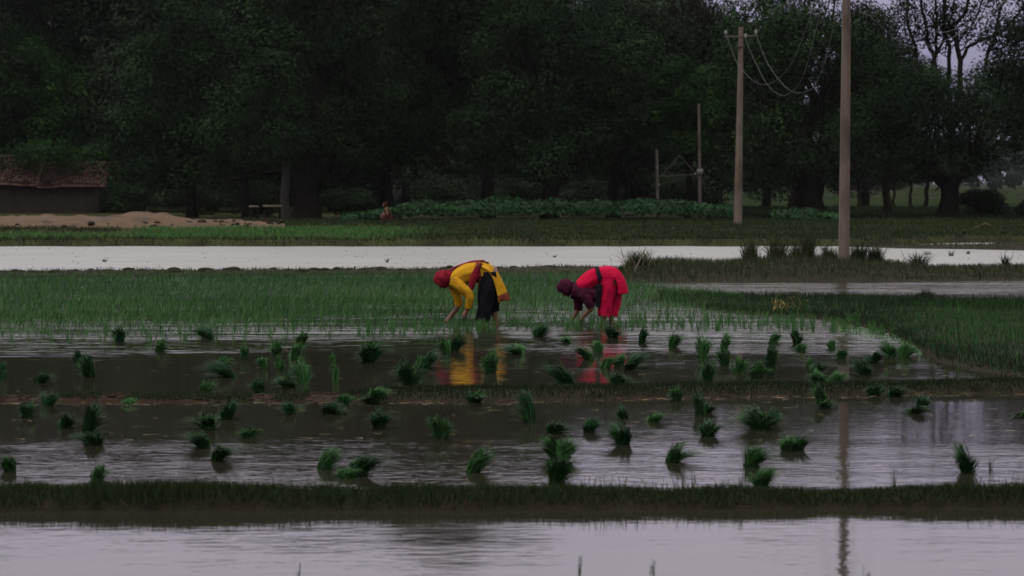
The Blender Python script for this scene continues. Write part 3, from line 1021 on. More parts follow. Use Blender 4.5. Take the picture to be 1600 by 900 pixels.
for (px_, py_, rx_, ry_, m_) in [(*q5[:4], int(q5[4] * .65)) for q5 in [(1500, 22, 20, 22, 16), (1545, 40, 22, 24, 16), (1435, 25, 22, 26, 18), (1400, 30, 30, 26, 16), (1470, -20, 60, 30, 30), (1560, -15, 50, 25, 26), (1380, 70, 30, 26, 18),
                                 (1520, -50, 90, 30, 40), (1400, -30, 50, 30, 24), (1448, 105, 20, 14, 8), (1545, 110, 24, 14, 10)]]:
    extra.append(at(R.normal(px_, rx_ * .6, m_), R.normal(py_, ry_ * .6, m_), 133 + R.normal(0, .8, m_)))
cc = np.concatenate([tips[R.uniform(0, 1, len(tips)) < .75]] + extra)
cc = np.repeat(cc, 16, 0) + R.normal(0, .2, (len(cc) * 16, 3))
Vl, ql = leaf_arrays(cc, R.normal(0, 1, cc.shape), R.uniform(.1, .22, len(cc)), R.uniform(.06, .12, len(cc)))
build('crown', Vl, [ql], M['leafB'], root, np.repeat(R.beta(2, 2, len(cc)), 4), smooth=False)

# twiggy tree behind the fresh green one
root = empty('tree', (*at(1080, 300, 140)[:2], .45), 'twiggy leafless treetop against the sky left of the thinner pole top', 'tree')
g = G()
tr0 = at(1080, 330, 140)
fk = at(1080, 110, 140)
g.tube(wob(tr0, fk, 8, .01), np.linspace(.2, .14, 8), 7)
for k in range(46):
    p0 = at(R.uniform(1045, 1120), R.uniform(50, 95), 140 + R.normal(0, .5))
    p1 = at(R.uniform(1035, 1135), R.uniform(-40, 12), 140 + R.normal(0, .7))
    if k % 3 == 0:
        g.tube(wob(fk, p0, 4, .04), np.linspace(.09, .05, 4), 5)
    g.tube(wob(p0, p1, 6, .04), np.linspace(.045, .015, 6), 4)
g.out('trunk', M['bark'], root)
ells = [(*at(1080, 70, 140), 1.7, 1.4, .7, 1)]
V, q, T = crown_arrays(ells, 40, 55, .6, .22)
build('crown', V, [q], M['leafB'], root, T, smooth=False)

# the grove behind: copies of three dark trees
protos = []
for k in range(3):
    pr = empty('tree', (0, 0, 0), 'dark dense tree of the grove behind the front row', 'tree', 'dark trees of the grove behind the front row')
    g = G()
    pth = wob((0, 0, -.3), (R.normal(0, .2), R.normal(0, .2), 5), 6, .02)
    g.tube(pth, np.linspace(.34, .22, 6), 8)
    for j in range(6):
        g.tube(wob(pth[-1], (R.normal(0, 2), R.normal(0, 2), R.uniform(6, 11)), 5, .05), np.linspace(.15, .04, 5), 5)
    g.out('trunk', M['bark'], pr)
    ells = [(0, 0, 8.2, 3.2, 3.0, 4.2, 3), (1.6, 0, 5.4, 2.4, 2.4, 2.6, 1.5), (-1.7, .3, 5.2, 2.4, 2.4, 2.6, 1.5), (R.normal(0, 1), 0, 11, 2, 2, 1.8, .8), (0, -.3, 2.6, 3.2, 2.6, 1.7, 2.0)]
    V, q, T = crown_arrays(ells, 290, 58, .9, .36)
    build('crown', V, [q], M['leafE'], pr, T, smooth=False)
    protos.append(pr)


def copy_tree(src, loc, rz, sc):
    r = src.copy()
    COL.objects.link(r)
    r.location, r.rotation_euler, r.scale = loc, (0, 0, rz), sc
    for ch in src.children:
        c = ch.copy()
        COL.objects.link(c)
        c.parent = r
    return r


GB = 'dark trees of the grove behind the front row'
spots = [(-30, 164, 1.3, 'dark grove tree rising behind the hut roof at the left edge'), (120, 166, 1.3, 'dark grove tree rising behind the right end of the hut'),
         (215, 156, 1.25, 'dark grove tree filling the gap right of the hut'), (330, 160, 1.3, 'dark grove tree behind the slim tree by the plank bench'),
         (415, 152, 1.25, 'dark grove tree behind the plank bench'), (520, 158, 1.3, 'dark grove tree filling the gap right of the thickest trunk'),
         (600, 166, 1.3, 'dark grove tree behind the seated person and the pale wall'), (690, 150, 1.35, 'dark grove tree behind the left end of the leafy crop'),
         (775, 160, 1.35, 'dark grove tree between the tall tree and the straight trunk behind the crop'), (842, 168, 1.2, 'dark grove tree behind the straight trunk at the crop'),
         (925, 158, .92, 'dark grove tree standing below the sky notch at the top'), (1010, 164, 1.12, 'dark grove tree behind the left one of the thin wired posts'),
         (1085, 158, 1.0, 'dark grove tree behind the right one of the thin wired posts'), (-120, 152, 1.3, 'dark grove tree at the left border behind the hut'),
         (1195, 186, .95, 'dark grove tree seen between the slim pole and the double trunk'), (1350, 190, .9, 'dark grove tree seen just right of the near pole'),
         (60, 178, 1.4, 'dark grove tree far behind the middle of the hut'), (270, 176, 1.4, 'dark grove tree deep in the grove right of the hut'),
         (470, 174, 1.4, 'dark grove tree deep in the grove behind the thickest trunk'), (650, 178, 1.35, 'dark grove tree deep in the grove right of the pale wall'),
         (735, 172, 1.4, 'dark grove tree deep in the grove behind the tallest tree'), (975, 178, 1.05, 'dark grove tree deep in the grove behind the blue shed'), (1050, 180, 1.1, 'dark grove tree deep in the grove between the thin posts'), (1125, 176, .98, 'dark grove tree deep in the grove left of the slim pole')]
for k, (p, D, s, lab) in enumerate(spots):
    loc = (float(at(p, 300, D)[0]), float(D), .4)
    rz = R.uniform(0, 6.28)
    sc = (1.05 * R.uniform(.95, 1.1), 1.05 * R.uniform(.95, 1.1), s * R.uniform(.97, 1.04))
    if k < 3:
        o = protos[k]
        o.location, o.rotation_euler, o.scale = loc, (0, 0, rz), sc
    else:
        o = copy_tree(protos[k % 3], loc, rz, sc)
    o['label'] = lab


def bush(name, label, px, py_base, D, w, h, lm, m=26, per=60, leaf=.2, cat='bush', group=None):
    a = at(px, py_base, D)
    z = float(gz(a[0], D))
    root = empty(name, (a[0], D, z), label, cat, group)
    g = G()
    for k in range(7):
        g.tube(wob((a[0] + R.normal(0, .1), D, z - .05), (a[0] + R.normal(0, w * .25), D + R.normal(0, w * .2), z + h * R.uniform(.5, .9)), 4, .05), np.linspace(.03, .01, 4), 5)
    g.out('stems', M['bark'], root)
    V, q, T = crown_arrays([(a[0], D, z + h * .42, w * .42, w * .35, h * .42, 1)], m, per, .22 * max(h, .8), leaf)
    V[:, 2] = np.maximum(V[:, 2], z + .02)
    build('foliage', V, [q], M[lm], root, T, smooth=False)
    return root


bush('bush', 'low dark reddish brown bush right of the forked trunk', 1532, 325, 129, 3.6, 1.55, 'leafB', 50, 60)
bush('bush', 'dark low thicket running off the right edge of the picture', 1640, 322, 130, 3.8, 1.2, 'leafB', 46, 60)
bush('bush', 'dark shrub under the mango tree, right of its trunk', 540, 335, 133, 3.2, 1.6, 'leafA', 46, 60)
bush('bush', 'dark shrub behind the left end of the leafy crop', 690, 320, 138, 4, 2.3, 'leafE', 50, 60)
bush('bush', 'dark shrub behind the middle of the leafy crop', 790, 320, 140, 4, 2.4, 'leafE', 50, 60)
bush('bush', 'dark shrub behind the leafy crop, left of the wired posts', 915, 320, 139, 3.6, 2.2, 'leafE', 46, 60)
bush('bush', 'dark shrub between the two thin wired posts', 1060, 320, 140, 4, 2.4, 'leafE', 50, 60)
bush('bush', 'dark shrub behind the plank bench', 400, 320, 136, 3.4, 2.0, 'leafE', 46, 60)
bush('bush', 'dark shrub against the right end of the tiled hut', 200, 328, 150, 3.2, 2.0, 'leafA', 46, 60)
bush('bush', 'dark shrub between the hut and the slim dark tree', 300, 325, 142, 4.4, 2.2, 'leafE', 56, 60)

n = 52000
pp = R.uniform(-230, 1118, n)
D = R.uniform(183, 190, n)
a = at(pp, 300, D)
hg = 4.4 + 1.3 * nz(a[:, 0] * .35, D * .3, 2.) + .5 * nz(a[:, 0] * 1.4, D, 3.)
zz = .3 + hg * R.uniform(0, 1, n) ** .8
nn = R.normal(0, .6, (n, 3))
nn[:, 2] += .5
nn[:, 1] -= .5
Vl, ql = leaf_arrays(np.stack([a[:, 0], D, zz], 1), nn, R.uniform(.3, .55, n), R.uniform(.18, .3, n))
stuff(build('undergrowth', Vl, [ql], M['leafE'], None, np.repeat(R.beta(2, 2.4, n), 4), smooth=False))

# trees seen far off under the crowns at the right
for (p, w_, h_, D, lab) in [(1342, 6, 90, 170, 'distant thin tree just right of the near pole'), (1395, 4, 60, 175, 'distant small drooping tree between the near pole and the forked trunk'),
                            (1422, 5, 70, 165, 'distant slim leaning tree left of the forked trunk'), (1446, 7, 66, 178, 'distant stout little tree closest to the forked trunk')]:
    tree('tree', lab, D, (p, p + R.uniform(-4, 4), 282, w_), [(p, 262, 22, 16), (p - 10, 272, 14, 10)], 26, 40, .5, .3, lm='leafB', group='small distant trees under the crowns')

# far wood and fields: one mass on the horizon
ells = []
for k in range(140):
    p = -200 + (k // 2) * 31 + R.uniform(-8, 8)
    D = R.uniform(520, 640)
    top = 240 + R.uniform(-10, 10) - (16 if p > 1480 else 0)
    c = at(p, (top + 292) / 2, D)
    ells.append((c[0], c[1], c[2], 4.2, 4, (292 - top) / 2 * D / F, 1))
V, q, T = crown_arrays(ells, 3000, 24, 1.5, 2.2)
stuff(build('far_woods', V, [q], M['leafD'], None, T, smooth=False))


# ------------------------------------------------------------------ the tiled hut
hx0, hx1, hD = at(-120, 300, 150)[0], at(158, 300, 150)[0], 150.0
hb = .45
ez = at(100, 289, 150)[2]
hut = empty('hut', ((hx0 + hx1) / 2, hD, hb), 'low mud hut with a sagging clay tile roof under the tree at the left edge', 'hut')
g = G()
nxw = 40
xs = np.linspace(hx0, hx1, nxw)
for (y0, z0, z1) in [(hD, hb - .1, ez + .05)]:
    Vw = []
    for z in np.linspace(z0, z1, 6):
        Vw.append(np.stack([xs, y0 + .03 * nz(xs * 1.2, xs * 0 + z * 2, 1.), np.full(nxw, z)], 1))
    Vw = np.concatenate(Vw)
    i = (np.arange(5)[:, None] * nxw + np.arange(nxw - 1)[None]).ravel()
    g.add(Vw, np.stack([i, i + 1, i + nxw + 1, i + nxw], 1))
g.box((hx1 - .15, hD + 1.7, (hb + ez) / 2), (.3, 3.4, ez - hb + .1))
g.box(((hx0 + hx1) / 2, hD + 3.3, (hb + ez) / 2), (hx1 - hx0, .25, ez - hb + .1))
g.box((hx0 + .15, hD + 1.7, (hb + ez) / 2), (.3, 3.4, ez - hb + .1))
g.out('wall', M['mudwall'], hut, smooth=False)
g = G()
g.box((hx1 - .18, hD - .06, (hb + ez) / 2 - .1), (.34, .14, ez - hb - .1))
g.out('corner_post', M['mudwall'], hut, smooth=False)
xm = at(60, 300, 150)[0]


def roof_part(x0, x1, ze, zr, seed):
    yd0, yd1 = hD - .5, hD + 1.8
    g = G()
    n_ = max(4, int((x1 - x0) / .4))
    xs_ = np.linspace(x0, x1, n_)
    sag = lambda x: .06 * nz(x * .9, x * 0, seed) + .03 * nz(x * 2.7, x * 0, seed + 1)
    for (ya, za, yb, zb) in [(yd0, ze, yd1, zr), (yd1, zr, yd1 + 2.3, ze)]:
        A = np.stack([xs_, np.full(n_, ya), za + sag(xs_) - .05], 1)
        B = np.stack([xs_, np.full(n_, yb), zb + sag(xs_) - .05], 1)
        Vv = np.concatenate([A, B, A - [0, 0, .1], B - [0, 0, .1]])
        i = np.arange(n_ - 1)
        g.add(Vv, np.stack([i, i + 1, i + n_ + 1, i + n_], 1), np.stack([i + 2 * n_, i + 2 * n_ + 1, i + 1, i], 1), np.stack([i + 2 * n_ + 1, i + 2 * n_, i + 3 * n_, i + 3 * n_ + 1], 1))
    slab = g.out('roof', M['tile'], hut, smooth=False)
    g = G()
    rows = 10
    for r_ in range(rows):
        f = r_ / (rows - .5)
        lift = .0
        x = x0 + R.uniform(0, .1)
        while x < x1:
            if R.uniform() > .06:
                w_ = R.uniform(.07, .1)
                y = yd0 + (yd1 - yd0) * f
                z = ze + (zr - ze) * f + float(sag(np.array(x)))
                sl_ = (zr - ze) / (yd1 - yd0)
                ln = .33
                th = np.linspace(0, math.pi, 5)
                up = R.uniform(.0, .07)
                a = np.stack([x + w_ * np.cos(th), np.full(5, y - .03), z - .03 + up + w_ * .75 * np.sin(th) + .03], 1)
                b = a + [0, ln, ln * sl_ - .03]
                b[:, 0] = x + (b[:, 0] - x) * .8
                i = np.arange(4)
                g.add(np.concatenate([a, b]), np.stack([i, i + 1, i + 6, i + 5], 1), [[0, 1, 2, 3, 4]])
            x += R.uniform(.17, .21)
    tag(g.out('tiles', M['tile'], slab, smooth=False), kind='stuff')


roof_part(hx0 - .3, xm - .02, at(30, 287, 149.5)[2], at(30, 247, 151.8)[2], 1.)
roof_part(xm, hx1 + .3, at(100, 289, 149.5)[2], at(100, 257, 151.8)[2], 5.)
g = G()
for k in range(12):
    f = k / 11
    g.tube([(xm + .02, hD - .55 + 2.3 * f, at(30, 289, 149.5)[2] + (at(30, 252, 151.8)[2] - at(30, 289, 149.5)[2]) * f + .04), (xm + .02, hD - .55 + 2.3 * f + .26, at(30, 289, 149.5)[2] + (at(30, 252, 151.8)[2] - at(30, 289, 149.5)[2]) * (f + .1) + .04)], .13, 8)
g.out('verge_tiles', M['tile'], hut)
g = G()
ra = at(-120, 246, 151.8)
rb = at(58, 246, 151.8)
x = ra[0]
while x < rb[0]:
    g.tube([(x, 151.8, ra[2] + .04), (x + .3, 151.8, ra[2] + .05)], .12, 8)
    x += .32
x = xm + .2
zc = at(100, 256, 151.8)[2]
while x < hx1 + .25:
    if R.uniform() > .25:
        g.tube([(x, 151.8, zc + .03), (x + .3, 151.8, zc + .04)], .12, 8)
    x += .32
tag(g.out('ridge_tiles', M['tile'], hut), kind='stuff')

# pale buildings glimpsed between the trunks
for (p0, p1, y0, y1, D, m_, lab) in [(612, 642, 268, 312, 172, 'pink', 'pale grey wall of a house glimpsed between trunks behind the seated person'),
                                     (962, 1004, 262, 308, 168, 'bluewall', 'blue walled shed glimpsed between trunks behind the leafy crop')]:
    a, b = at(p0, y1, D), at(p1, y0, D)
    root = empty('house', ((a[0] + b[0]) / 2, D + 1.2, .45), lab, 'house')
    g = G()
    g.box(((a[0] + b[0]) / 2, D + 1.2, (.4 + b[2]) / 2), (b[0] - a[0], 2.4, b[2] - .4))
    g.out('wall', M[m_], root, smooth=False)
    g = G()
    cx = (a[0] + b[0]) / 2
    w2 = (b[0] - a[0]) / 2 + .15
    g.add([[cx - w2, D - .2, b[2]], [cx + w2, D - .2, b[2]], [cx + w2, D + 2.6, b[2]], [cx - w2, D + 2.6, b[2]], [cx - w2, D + 1.2, b[2] + .5], [cx + w2, D + 1.2, b[2] + .5]],
          [[0, 1, 5, 4], [2, 3, 4, 5], [3, 2, 1, 0]], [[0, 4, 3], [1, 2, 5]])
    g.out('roof', M['tile'], root, smooth=False)
    g = G()
    g.box((cx + w2 * .35, D - .03, .45 + .9), (.5, .08, 1.7))
    g.out('door', M['bark'], root, smooth=False)

# ------------------------------------------------------------------ poles and wires
def pole(label, px_base, px_top, py_top, D, z0, w0, w1, name='power_pole', arm_px=None, arm_py=None):
    a, b = at(px_base, 300, D), at(px_top, py_top, D)
    root = empty(name, (a[0], D, z0), label, 'power pole')
    s = D / F * .5 * 1.414
    g = G()
    k = 10
    Q = np.stack([np.linspace(a[0], b[0], k), np.full(k, D), np.linspace(z0 - .2, b[2], k)], 1)
    g.tube(Q, np.linspace(w0 * s, w1 * s, k), 4, square=True)
    g.out('shaft', M['concrete'], root, smooth=False)
    return root, a, b


p1, a1, b1 = pole('tall square concrete power pole rising from the weedy bund past the top of the picture', 1319, 1325, -225, 62.0, .22, 16, 10)
g = G()
g.box((b1[0], 61.85, b1[2] - .35), (1.6, .09, .09))
g.out('crossarm', M['metal'], p1, smooth=False)
for dx in (-.7, 0, .7):
    g = G()
    zt = b1[2] - .3 if dx else b1[2]
    g.tube([(b1[0] + dx, 61.85, zt), (b1[0] + dx, 61.85, zt + .08), (b1[0] + dx, 61.85, zt + .16)], [.03, .05, .025], 8)
    g.out('insulator', M['porcelain'], p1)
p2, a2, b2 = pole('slimmer concrete power pole on the far bank with slack wires from its top', 1153, 1158, 42, 113.0, .38, 12.5, 6.5)
g = G()
ca, cb = at(1131, 58, 112.7), at(1184, 56, 112.7)
g.tube([ca, cb], .05, 4, square=True)
g.out('crossarm', M['metal'], p2, smooth=False)
g = G()
bd = at(1157, 73, 113)
g.box(bd, (.32, .32, .06))
g.out('band', M['metal'], p2, smooth=False)
for (qx, qy) in [(1134, 54), (1165, 59), (1181, 53)]:
    g = G()
    c = at(qx, qy, 112.6)
    g.tube([c, c + [0, 0, .09], c + [0, 0, .18]], [.04, .07, .03], 8)
    g.out('insulator', M['porcelain'], p2)


def wire(label, pts, rad=.009):
    P = np.array([at(*p) for p in pts])
    m = len(P)
    k = 12 * (m - 1) + 1
    s = np.linspace(0, m - 1, k)
    i = np.clip(s.astype(int), 0, m - 2)
    f = (s - i)[:, None]
    ext = np.concatenate([[2 * P[0] - P[1]], P, [2 * P[-1] - P[-2]]])
    p0, p1_, p2_, p3 = ext[i], ext[i + 1], ext[i + 2], ext[i + 3]
    Q = .5 * (2 * p1_ + (p2_ - p0) * f + (2 * p0 - 5 * p1_ + 4 * p2_ - p3) * f ** 2 + (3 * p1_ - p0 - 3 * p2_ + p3) * f ** 3)
    g = G()
    g.tube(Q, rad, 5)
    tag(g.out('power_wire', M['wire']), label, 'wire', 'slack wires between the poles')


wire('leftmost slack wire hanging from the slim pole and crossing in front of it', [(1134, 52, 112.6), (1150, 95, 111), (1165, 115, 109), (1180, 128, 106), (1196, 132, 102), (1214, 124, 97), (1242, 88, 88), (1290, -50, 72), (1313, -196, 62)])
wire('lowest slack wire, leaving the slim pole just right of its top', [(1163, 56, 112.6), (1168, 70, 112), (1185, 107, 109), (1199, 132, 105), (1216, 147, 101), (1234, 145, 96), (1258, 110, 88), (1298, -60, 72), (1325, -230, 62)])
wire('rightmost slack wire of the slim pole, sagging farthest toward the near pole', [(1181, 52, 112.6), (1195, 90, 110.5), (1215, 122, 106), (1236, 142, 101), (1256, 144, 96), (1276, 128, 91), (1298, 60, 82), (1320, -80, 70), (1338, -196, 62)])
wire('wire leaving the near pole to the right and sagging lowest before the trees', [(1338, -196, 61.8), (1340, 0, 78), (1362, 27, 84), (1384, 47, 88), (1404, 65, 92), (1425, 73, 96), (1460, 70, 101), (1520, 40, 108), (1600, -20, 114), (1680, -100, 118)])
wire('upper wire right of the near pole, crossing the bare limbs', [(1325, -230, 61.8), (1372, -30, 78), (1394, 3, 84), (1420, 30, 90), (1454, 47, 96), (1485, 48, 101), (1543, 20, 108), (1610, -30, 114), (1690, -110, 118)])

# twin posts joined by a crossbar, with a small triangle of stays
D = 127
gzv = float(gz(at(1060, 300, D)[0], D))
hp = empty('post_frame', (at(1060, 300, D)[0], D, gzv), 'pair of thin pale posts joined by a crossbar, behind the leafy crop', 'post frame')
for (pb, pt, py_t, w_) in [(1028, 1026, 233, 5), (1094, 1092, 162, 5)]:
    g = G()
    a, b = at(pb, 300, D), at(pt, py_t, D)
    g.tube([(a[0], D, gzv - .2), ((a[0] + b[0]) / 2, D, (gzv + b[2]) / 2), b], np.array([1.1, 1, .85]) * w_ * D / F / 2, 8)
    g.out('post', M['concrete'], hp)
g = G()
g.tube([at(1020, 275, D - .1), at(1060, 274, D - .1), at(1102, 272, D - .1)], .03, 5)
g.out('crossbar', M['metal'], hp)
for (s0, s1) in [((1034, 274), (1061, 243)), ((1061, 243), (1090, 274))]:
    g = G()
    g.tube([at(*s0, D - .1), at(*s1, D - .1)], .025, 5)
    g.out('stay', M['metal'], hp)
g = G()
c = at(1093.5, 268, D - .16)
g.box(c, (.3, .08, .24))
g.out('plate', M['porcelain'], hp, smooth=False)
for (qx, qy) in [(1029.5, 289), (1026.5, 262), (1086, 272)]:
    g = G()
    c = at(qx, qy, D - .16)
    g.ball(c, .06, 8, 6)
    g.out('insulator', M['porcelain'], hp)

# plank bench under the trees
D = 121
bz_ = at(415, 322, D)[2]
gb = float(gz(at(415, 300, D)[0], D))
be = empty('bench', (at(415, 300, D)[0], D, gb), 'long bench of pale planks on short posts left of the slim pale-barked tree', 'bench')
for (q0, q1, w_) in [((389, 322.5), (404, 323), .3), ((411, 323), (440, 321), .34)]:
    g = G()
    a, b = at(*q0, D), at(*q1, D)
    g.box((a + b) / 2, (b[0] - a[0], w_, .09))
    g.out('plank', M['plank'], be, smooth=False)
for q0 in (392, 402, 414, 437):
    g = G()
    a = at(q0, 330, D)
    g.box((a[0], D, (gb - .05 + bz_ - .06) / 2), (.1, .1, bz_ - .06 - gb + .1))
    g.out('leg', M['bark'], be, smooth=False)


# ------------------------------------------------------------------ bodies
def catm(pts, k):
    P = np.asarray(pts, float)
    m = len(P)
    s = np.linspace(0, m - 1, k)
    i = np.clip(s.astype(int), 0, m - 2)
    f = (s - i).reshape(-1, *([1] * (P.ndim - 1)))
    ext = np.concatenate([[2 * P[0] - P[1]], P, [2 * P[-1] - P[-2]]])
    a, b, c, d = ext[i], ext[i + 1], ext[i + 2], ext[i + 3]
    return .5 * (2 * b + (c - a) * f + (2 * a - 5 * b + 4 * c - d) * f ** 2 + (3 * b - a - 3 * c + d) * f ** 3)


def limb(g, pts, rad, n=12):
    """a rounded, tapering limb"""
    P = catm(pts, 4 * (len(pts) - 1) + 1)
    r = catm(np.asarray(rad, float), len(P))
    g.tube(P, r, n)
    for p, q in zip(P[::2], r[::2]):
        g.ball(p, q * 1.0, 10, 7)


def hand(g, wrist, aim, curl, sc=1.0):
    """palm, four bent fingers of unequal length and a thumb off the palm's side"""
    wrist = np.asarray(wrist, float)
    a = np.asarray(aim, float)
    a /= np.linalg.norm(a)
    c = np.asarray(curl, float)
    c = c - a * (a @ c)
    c /= np.linalg.norm(c)
    b = np.cross(a, c)
    palm = wrist + a * .05 * sc
    limb(g, [wrist, wrist + a * .04 * sc, wrist + a * .085 * sc], [.026 * sc, .034 * sc, .034 * sc], 10)
    for k, (o, ln) in enumerate([(-.03, .062), (-.01, .075), (.01, .07), (.03, .055)]):
        p0 = wrist + a * .08 * sc + b * o * sc
        p1 = p0 + (a * .8 + c * .35) * ln * .5 * sc
        p2 = p1 + (a * .35 + c * .8) * ln * .4 * sc
        p3 = p2 + (c * .9 - a * .1) * ln * .3 * sc
        limb(g, [p0, p1, p2, p3], np.array([.0105, .010, .009, .007]) * sc, 7)
    t0 = wrist + a * .03 * sc - b * .03 * sc
    t1 = t0 + (a * .5 - b * .7 + c * .3) * .035 * sc
    t2 = t1 + (a * .7 - b * .1 + c * .6) * .035 * sc
    limb(g, [t0, t1, t2], np.array([.014, .012, .009]) * sc, 7)


def body_out(g, name, material, parent, voxel=.008):
    o = g.out(name, material, parent)
    md = o.modifiers.new('union', 'REMESH')
    md.mode = 'VOXEL'
    md.voxel_size = voxel
    md.use_smooth_shade = True
    sm = o.modifiers.new('soften', 'SMOOTH')
    sm.iterations = 4
    sm.factor = .5
    return o


def loft(name, cs, ra, rb, material, parent, n=34, fold=.03, seed=0., k=8, close=True, fn=9, thick=0):
    """cloth tube with soft folds: ra in the side view, rb across it"""
    C = catm(np.array(cs), k * (len(cs) - 1) + 1)
    A_ = catm(np.asarray(ra, float), len(C))
    B_ = catm(np.asarray(rb, float), len(C))
    T = np.gradient(C, axis=0)
    T /= np.linalg.norm(T, axis=1)[:, None]
    Bv = np.array([0, 1.0, 0]) - T * T[:, 1:2]
    Bv /= np.linalg.norm(Bv, axis=1)[:, None]
    Av = np.cross(Bv, T)
    th = np.arange(n) / n * 2 * math.pi
    u = np.linspace(0, 1, len(C))
    fold *= 1.5
    f = 1 + fold * (np.sin(th[None] * fn + 5 * u[:, None] + seed) * .6 + np.sin(th[None] * (fn // 2 + 1) - 9 * u[:, None] + 2 * seed) * .6 + np.sin(u[:, None] * 17 + th[None] * 2 + seed) * .5)
    V = C[:, None] + (f * A_[:, None])[..., None] * np.cos(th)[None, :, None] * Av[:, None] + (f * B_[:, None])[..., None] * np.sin(th)[None, :, None] * Bv[:, None]
    for a_ in range(V.shape[0]):                       # crumples
        for b_ in range(n):
            q_ = Vector(V[a_, b_]) * 9 + Vector((seed * 3, 0, 0))
            V[a_, b_] += (V[a_, b_] - C[a_]) * (.22 * fold * (abs(mnoise.noise(q_)) * 2 - .6) + .1 * fold * mnoise.noise(q_ * 2.7)) * 2.2
    m = len(C)
    i = np.arange(m - 1)[:, None] * n
    j = np.arange(n)[None]
    kk = (j + 1) % n
    polys = [np.stack([i + j, i + kk, i + n + kk, i + n + j], -1).reshape(-1, 4)]
    if close:
        polys += [np.arange(n)[None, ::-1], (np.arange(n) + (m - 1) * n)[None]]
    o = build(name, V, polys, material, parent)
    if thick:
        md = o.modifiers.new('thick', 'SOLIDIFY')
        md.thickness = thick
    return o


def drape(name, path, half, bow, material, parent, inward, fold=.012, seed=0., k=6, m=17, y0=0., thick=.008):
    """hanging cloth: path in the side view, spanning y0-half..y0+half, edges bent by bow along 'inward'"""
    C = catm(np.array(path), k * (len(path) - 1) + 1)
    bo = catm(np.asarray(bow, float), len(C))
    hf = catm(np.broadcast_to(np.asarray(half, float), (len(path),)).copy(), len(C))
    T = np.gradient(C, axis=0)
    T /= np.linalg.norm(T, axis=1)[:, None]
    Nn = np.cross(np.array([0, 1.0, 0]), T) * inward
    v = np.linspace(-1, 1, m)
    u = np.linspace(0, 1, len(C))
    V = C[:, None] + Nn[:, None] * (bo[:, None] * np.abs(v)[None] ** 2.2 + fold * u[:, None] * np.sin(v[None] * 9 + 3 * u[:, None] + seed))[..., None]
    V[..., 1] += hf[:, None] * v[None] + y0
    i = (np.arange(len(C) - 1)[:, None] * m + np.arange(m - 1)[None]).ravel()
    o = build(name, V, [np.stack([i, i + 1, i + m + 1, i + m], 1)], material, parent)
    md = o.modifiers.new('thick', 'SOLIDIFY')
    md.thickness = thick
    return o


def scarf(name, c, rad, face, material, parent, cut=.72, seed=0.):
    """a cloth wound round the head, open on the side the face looks to"""
    n, m = 40, 26
    face = np.asarray(face, float)
    face /= np.linalg.norm(face)
    e1 = np.cross(face, [0, 1, 0])
    e1 /= np.linalg.norm(e1)
    e2 = np.cross(face, e1)
    V = []
    ph1 = math.acos(cut)
    for i in range(m):
        ph = math.pi - (math.pi - ph1) * i / (m - 1)
        for j in range(n):
            th = 2 * math.pi * j / n
            d = face * math.cos(ph) + (e1 * math.cos(th) + e2 * math.sin(th)) * math.sin(ph)
            f = 1 + .035 * math.sin(7 * ph + 2 * math.sin(th + seed)) + .02 * math.sin(5 * th + seed)
            V.append(np.asarray(c) + d * np.asarray(rad) * f)
    i = (np.arange(m - 1)[:, None] * n).repeat(n, 1)
    j = np.arange(n)[None].repeat(m - 1, 0)
    k = (j + 1) % n
    o = build(name, np.array(V), [np.stack([i + j, i + k, i + n + k, i + n + j], -1).reshape(-1, 4)], material, parent)
    md = o.modifiers.new('thick', 'SOLIDIFY')
    md.thickness = .012
    return o


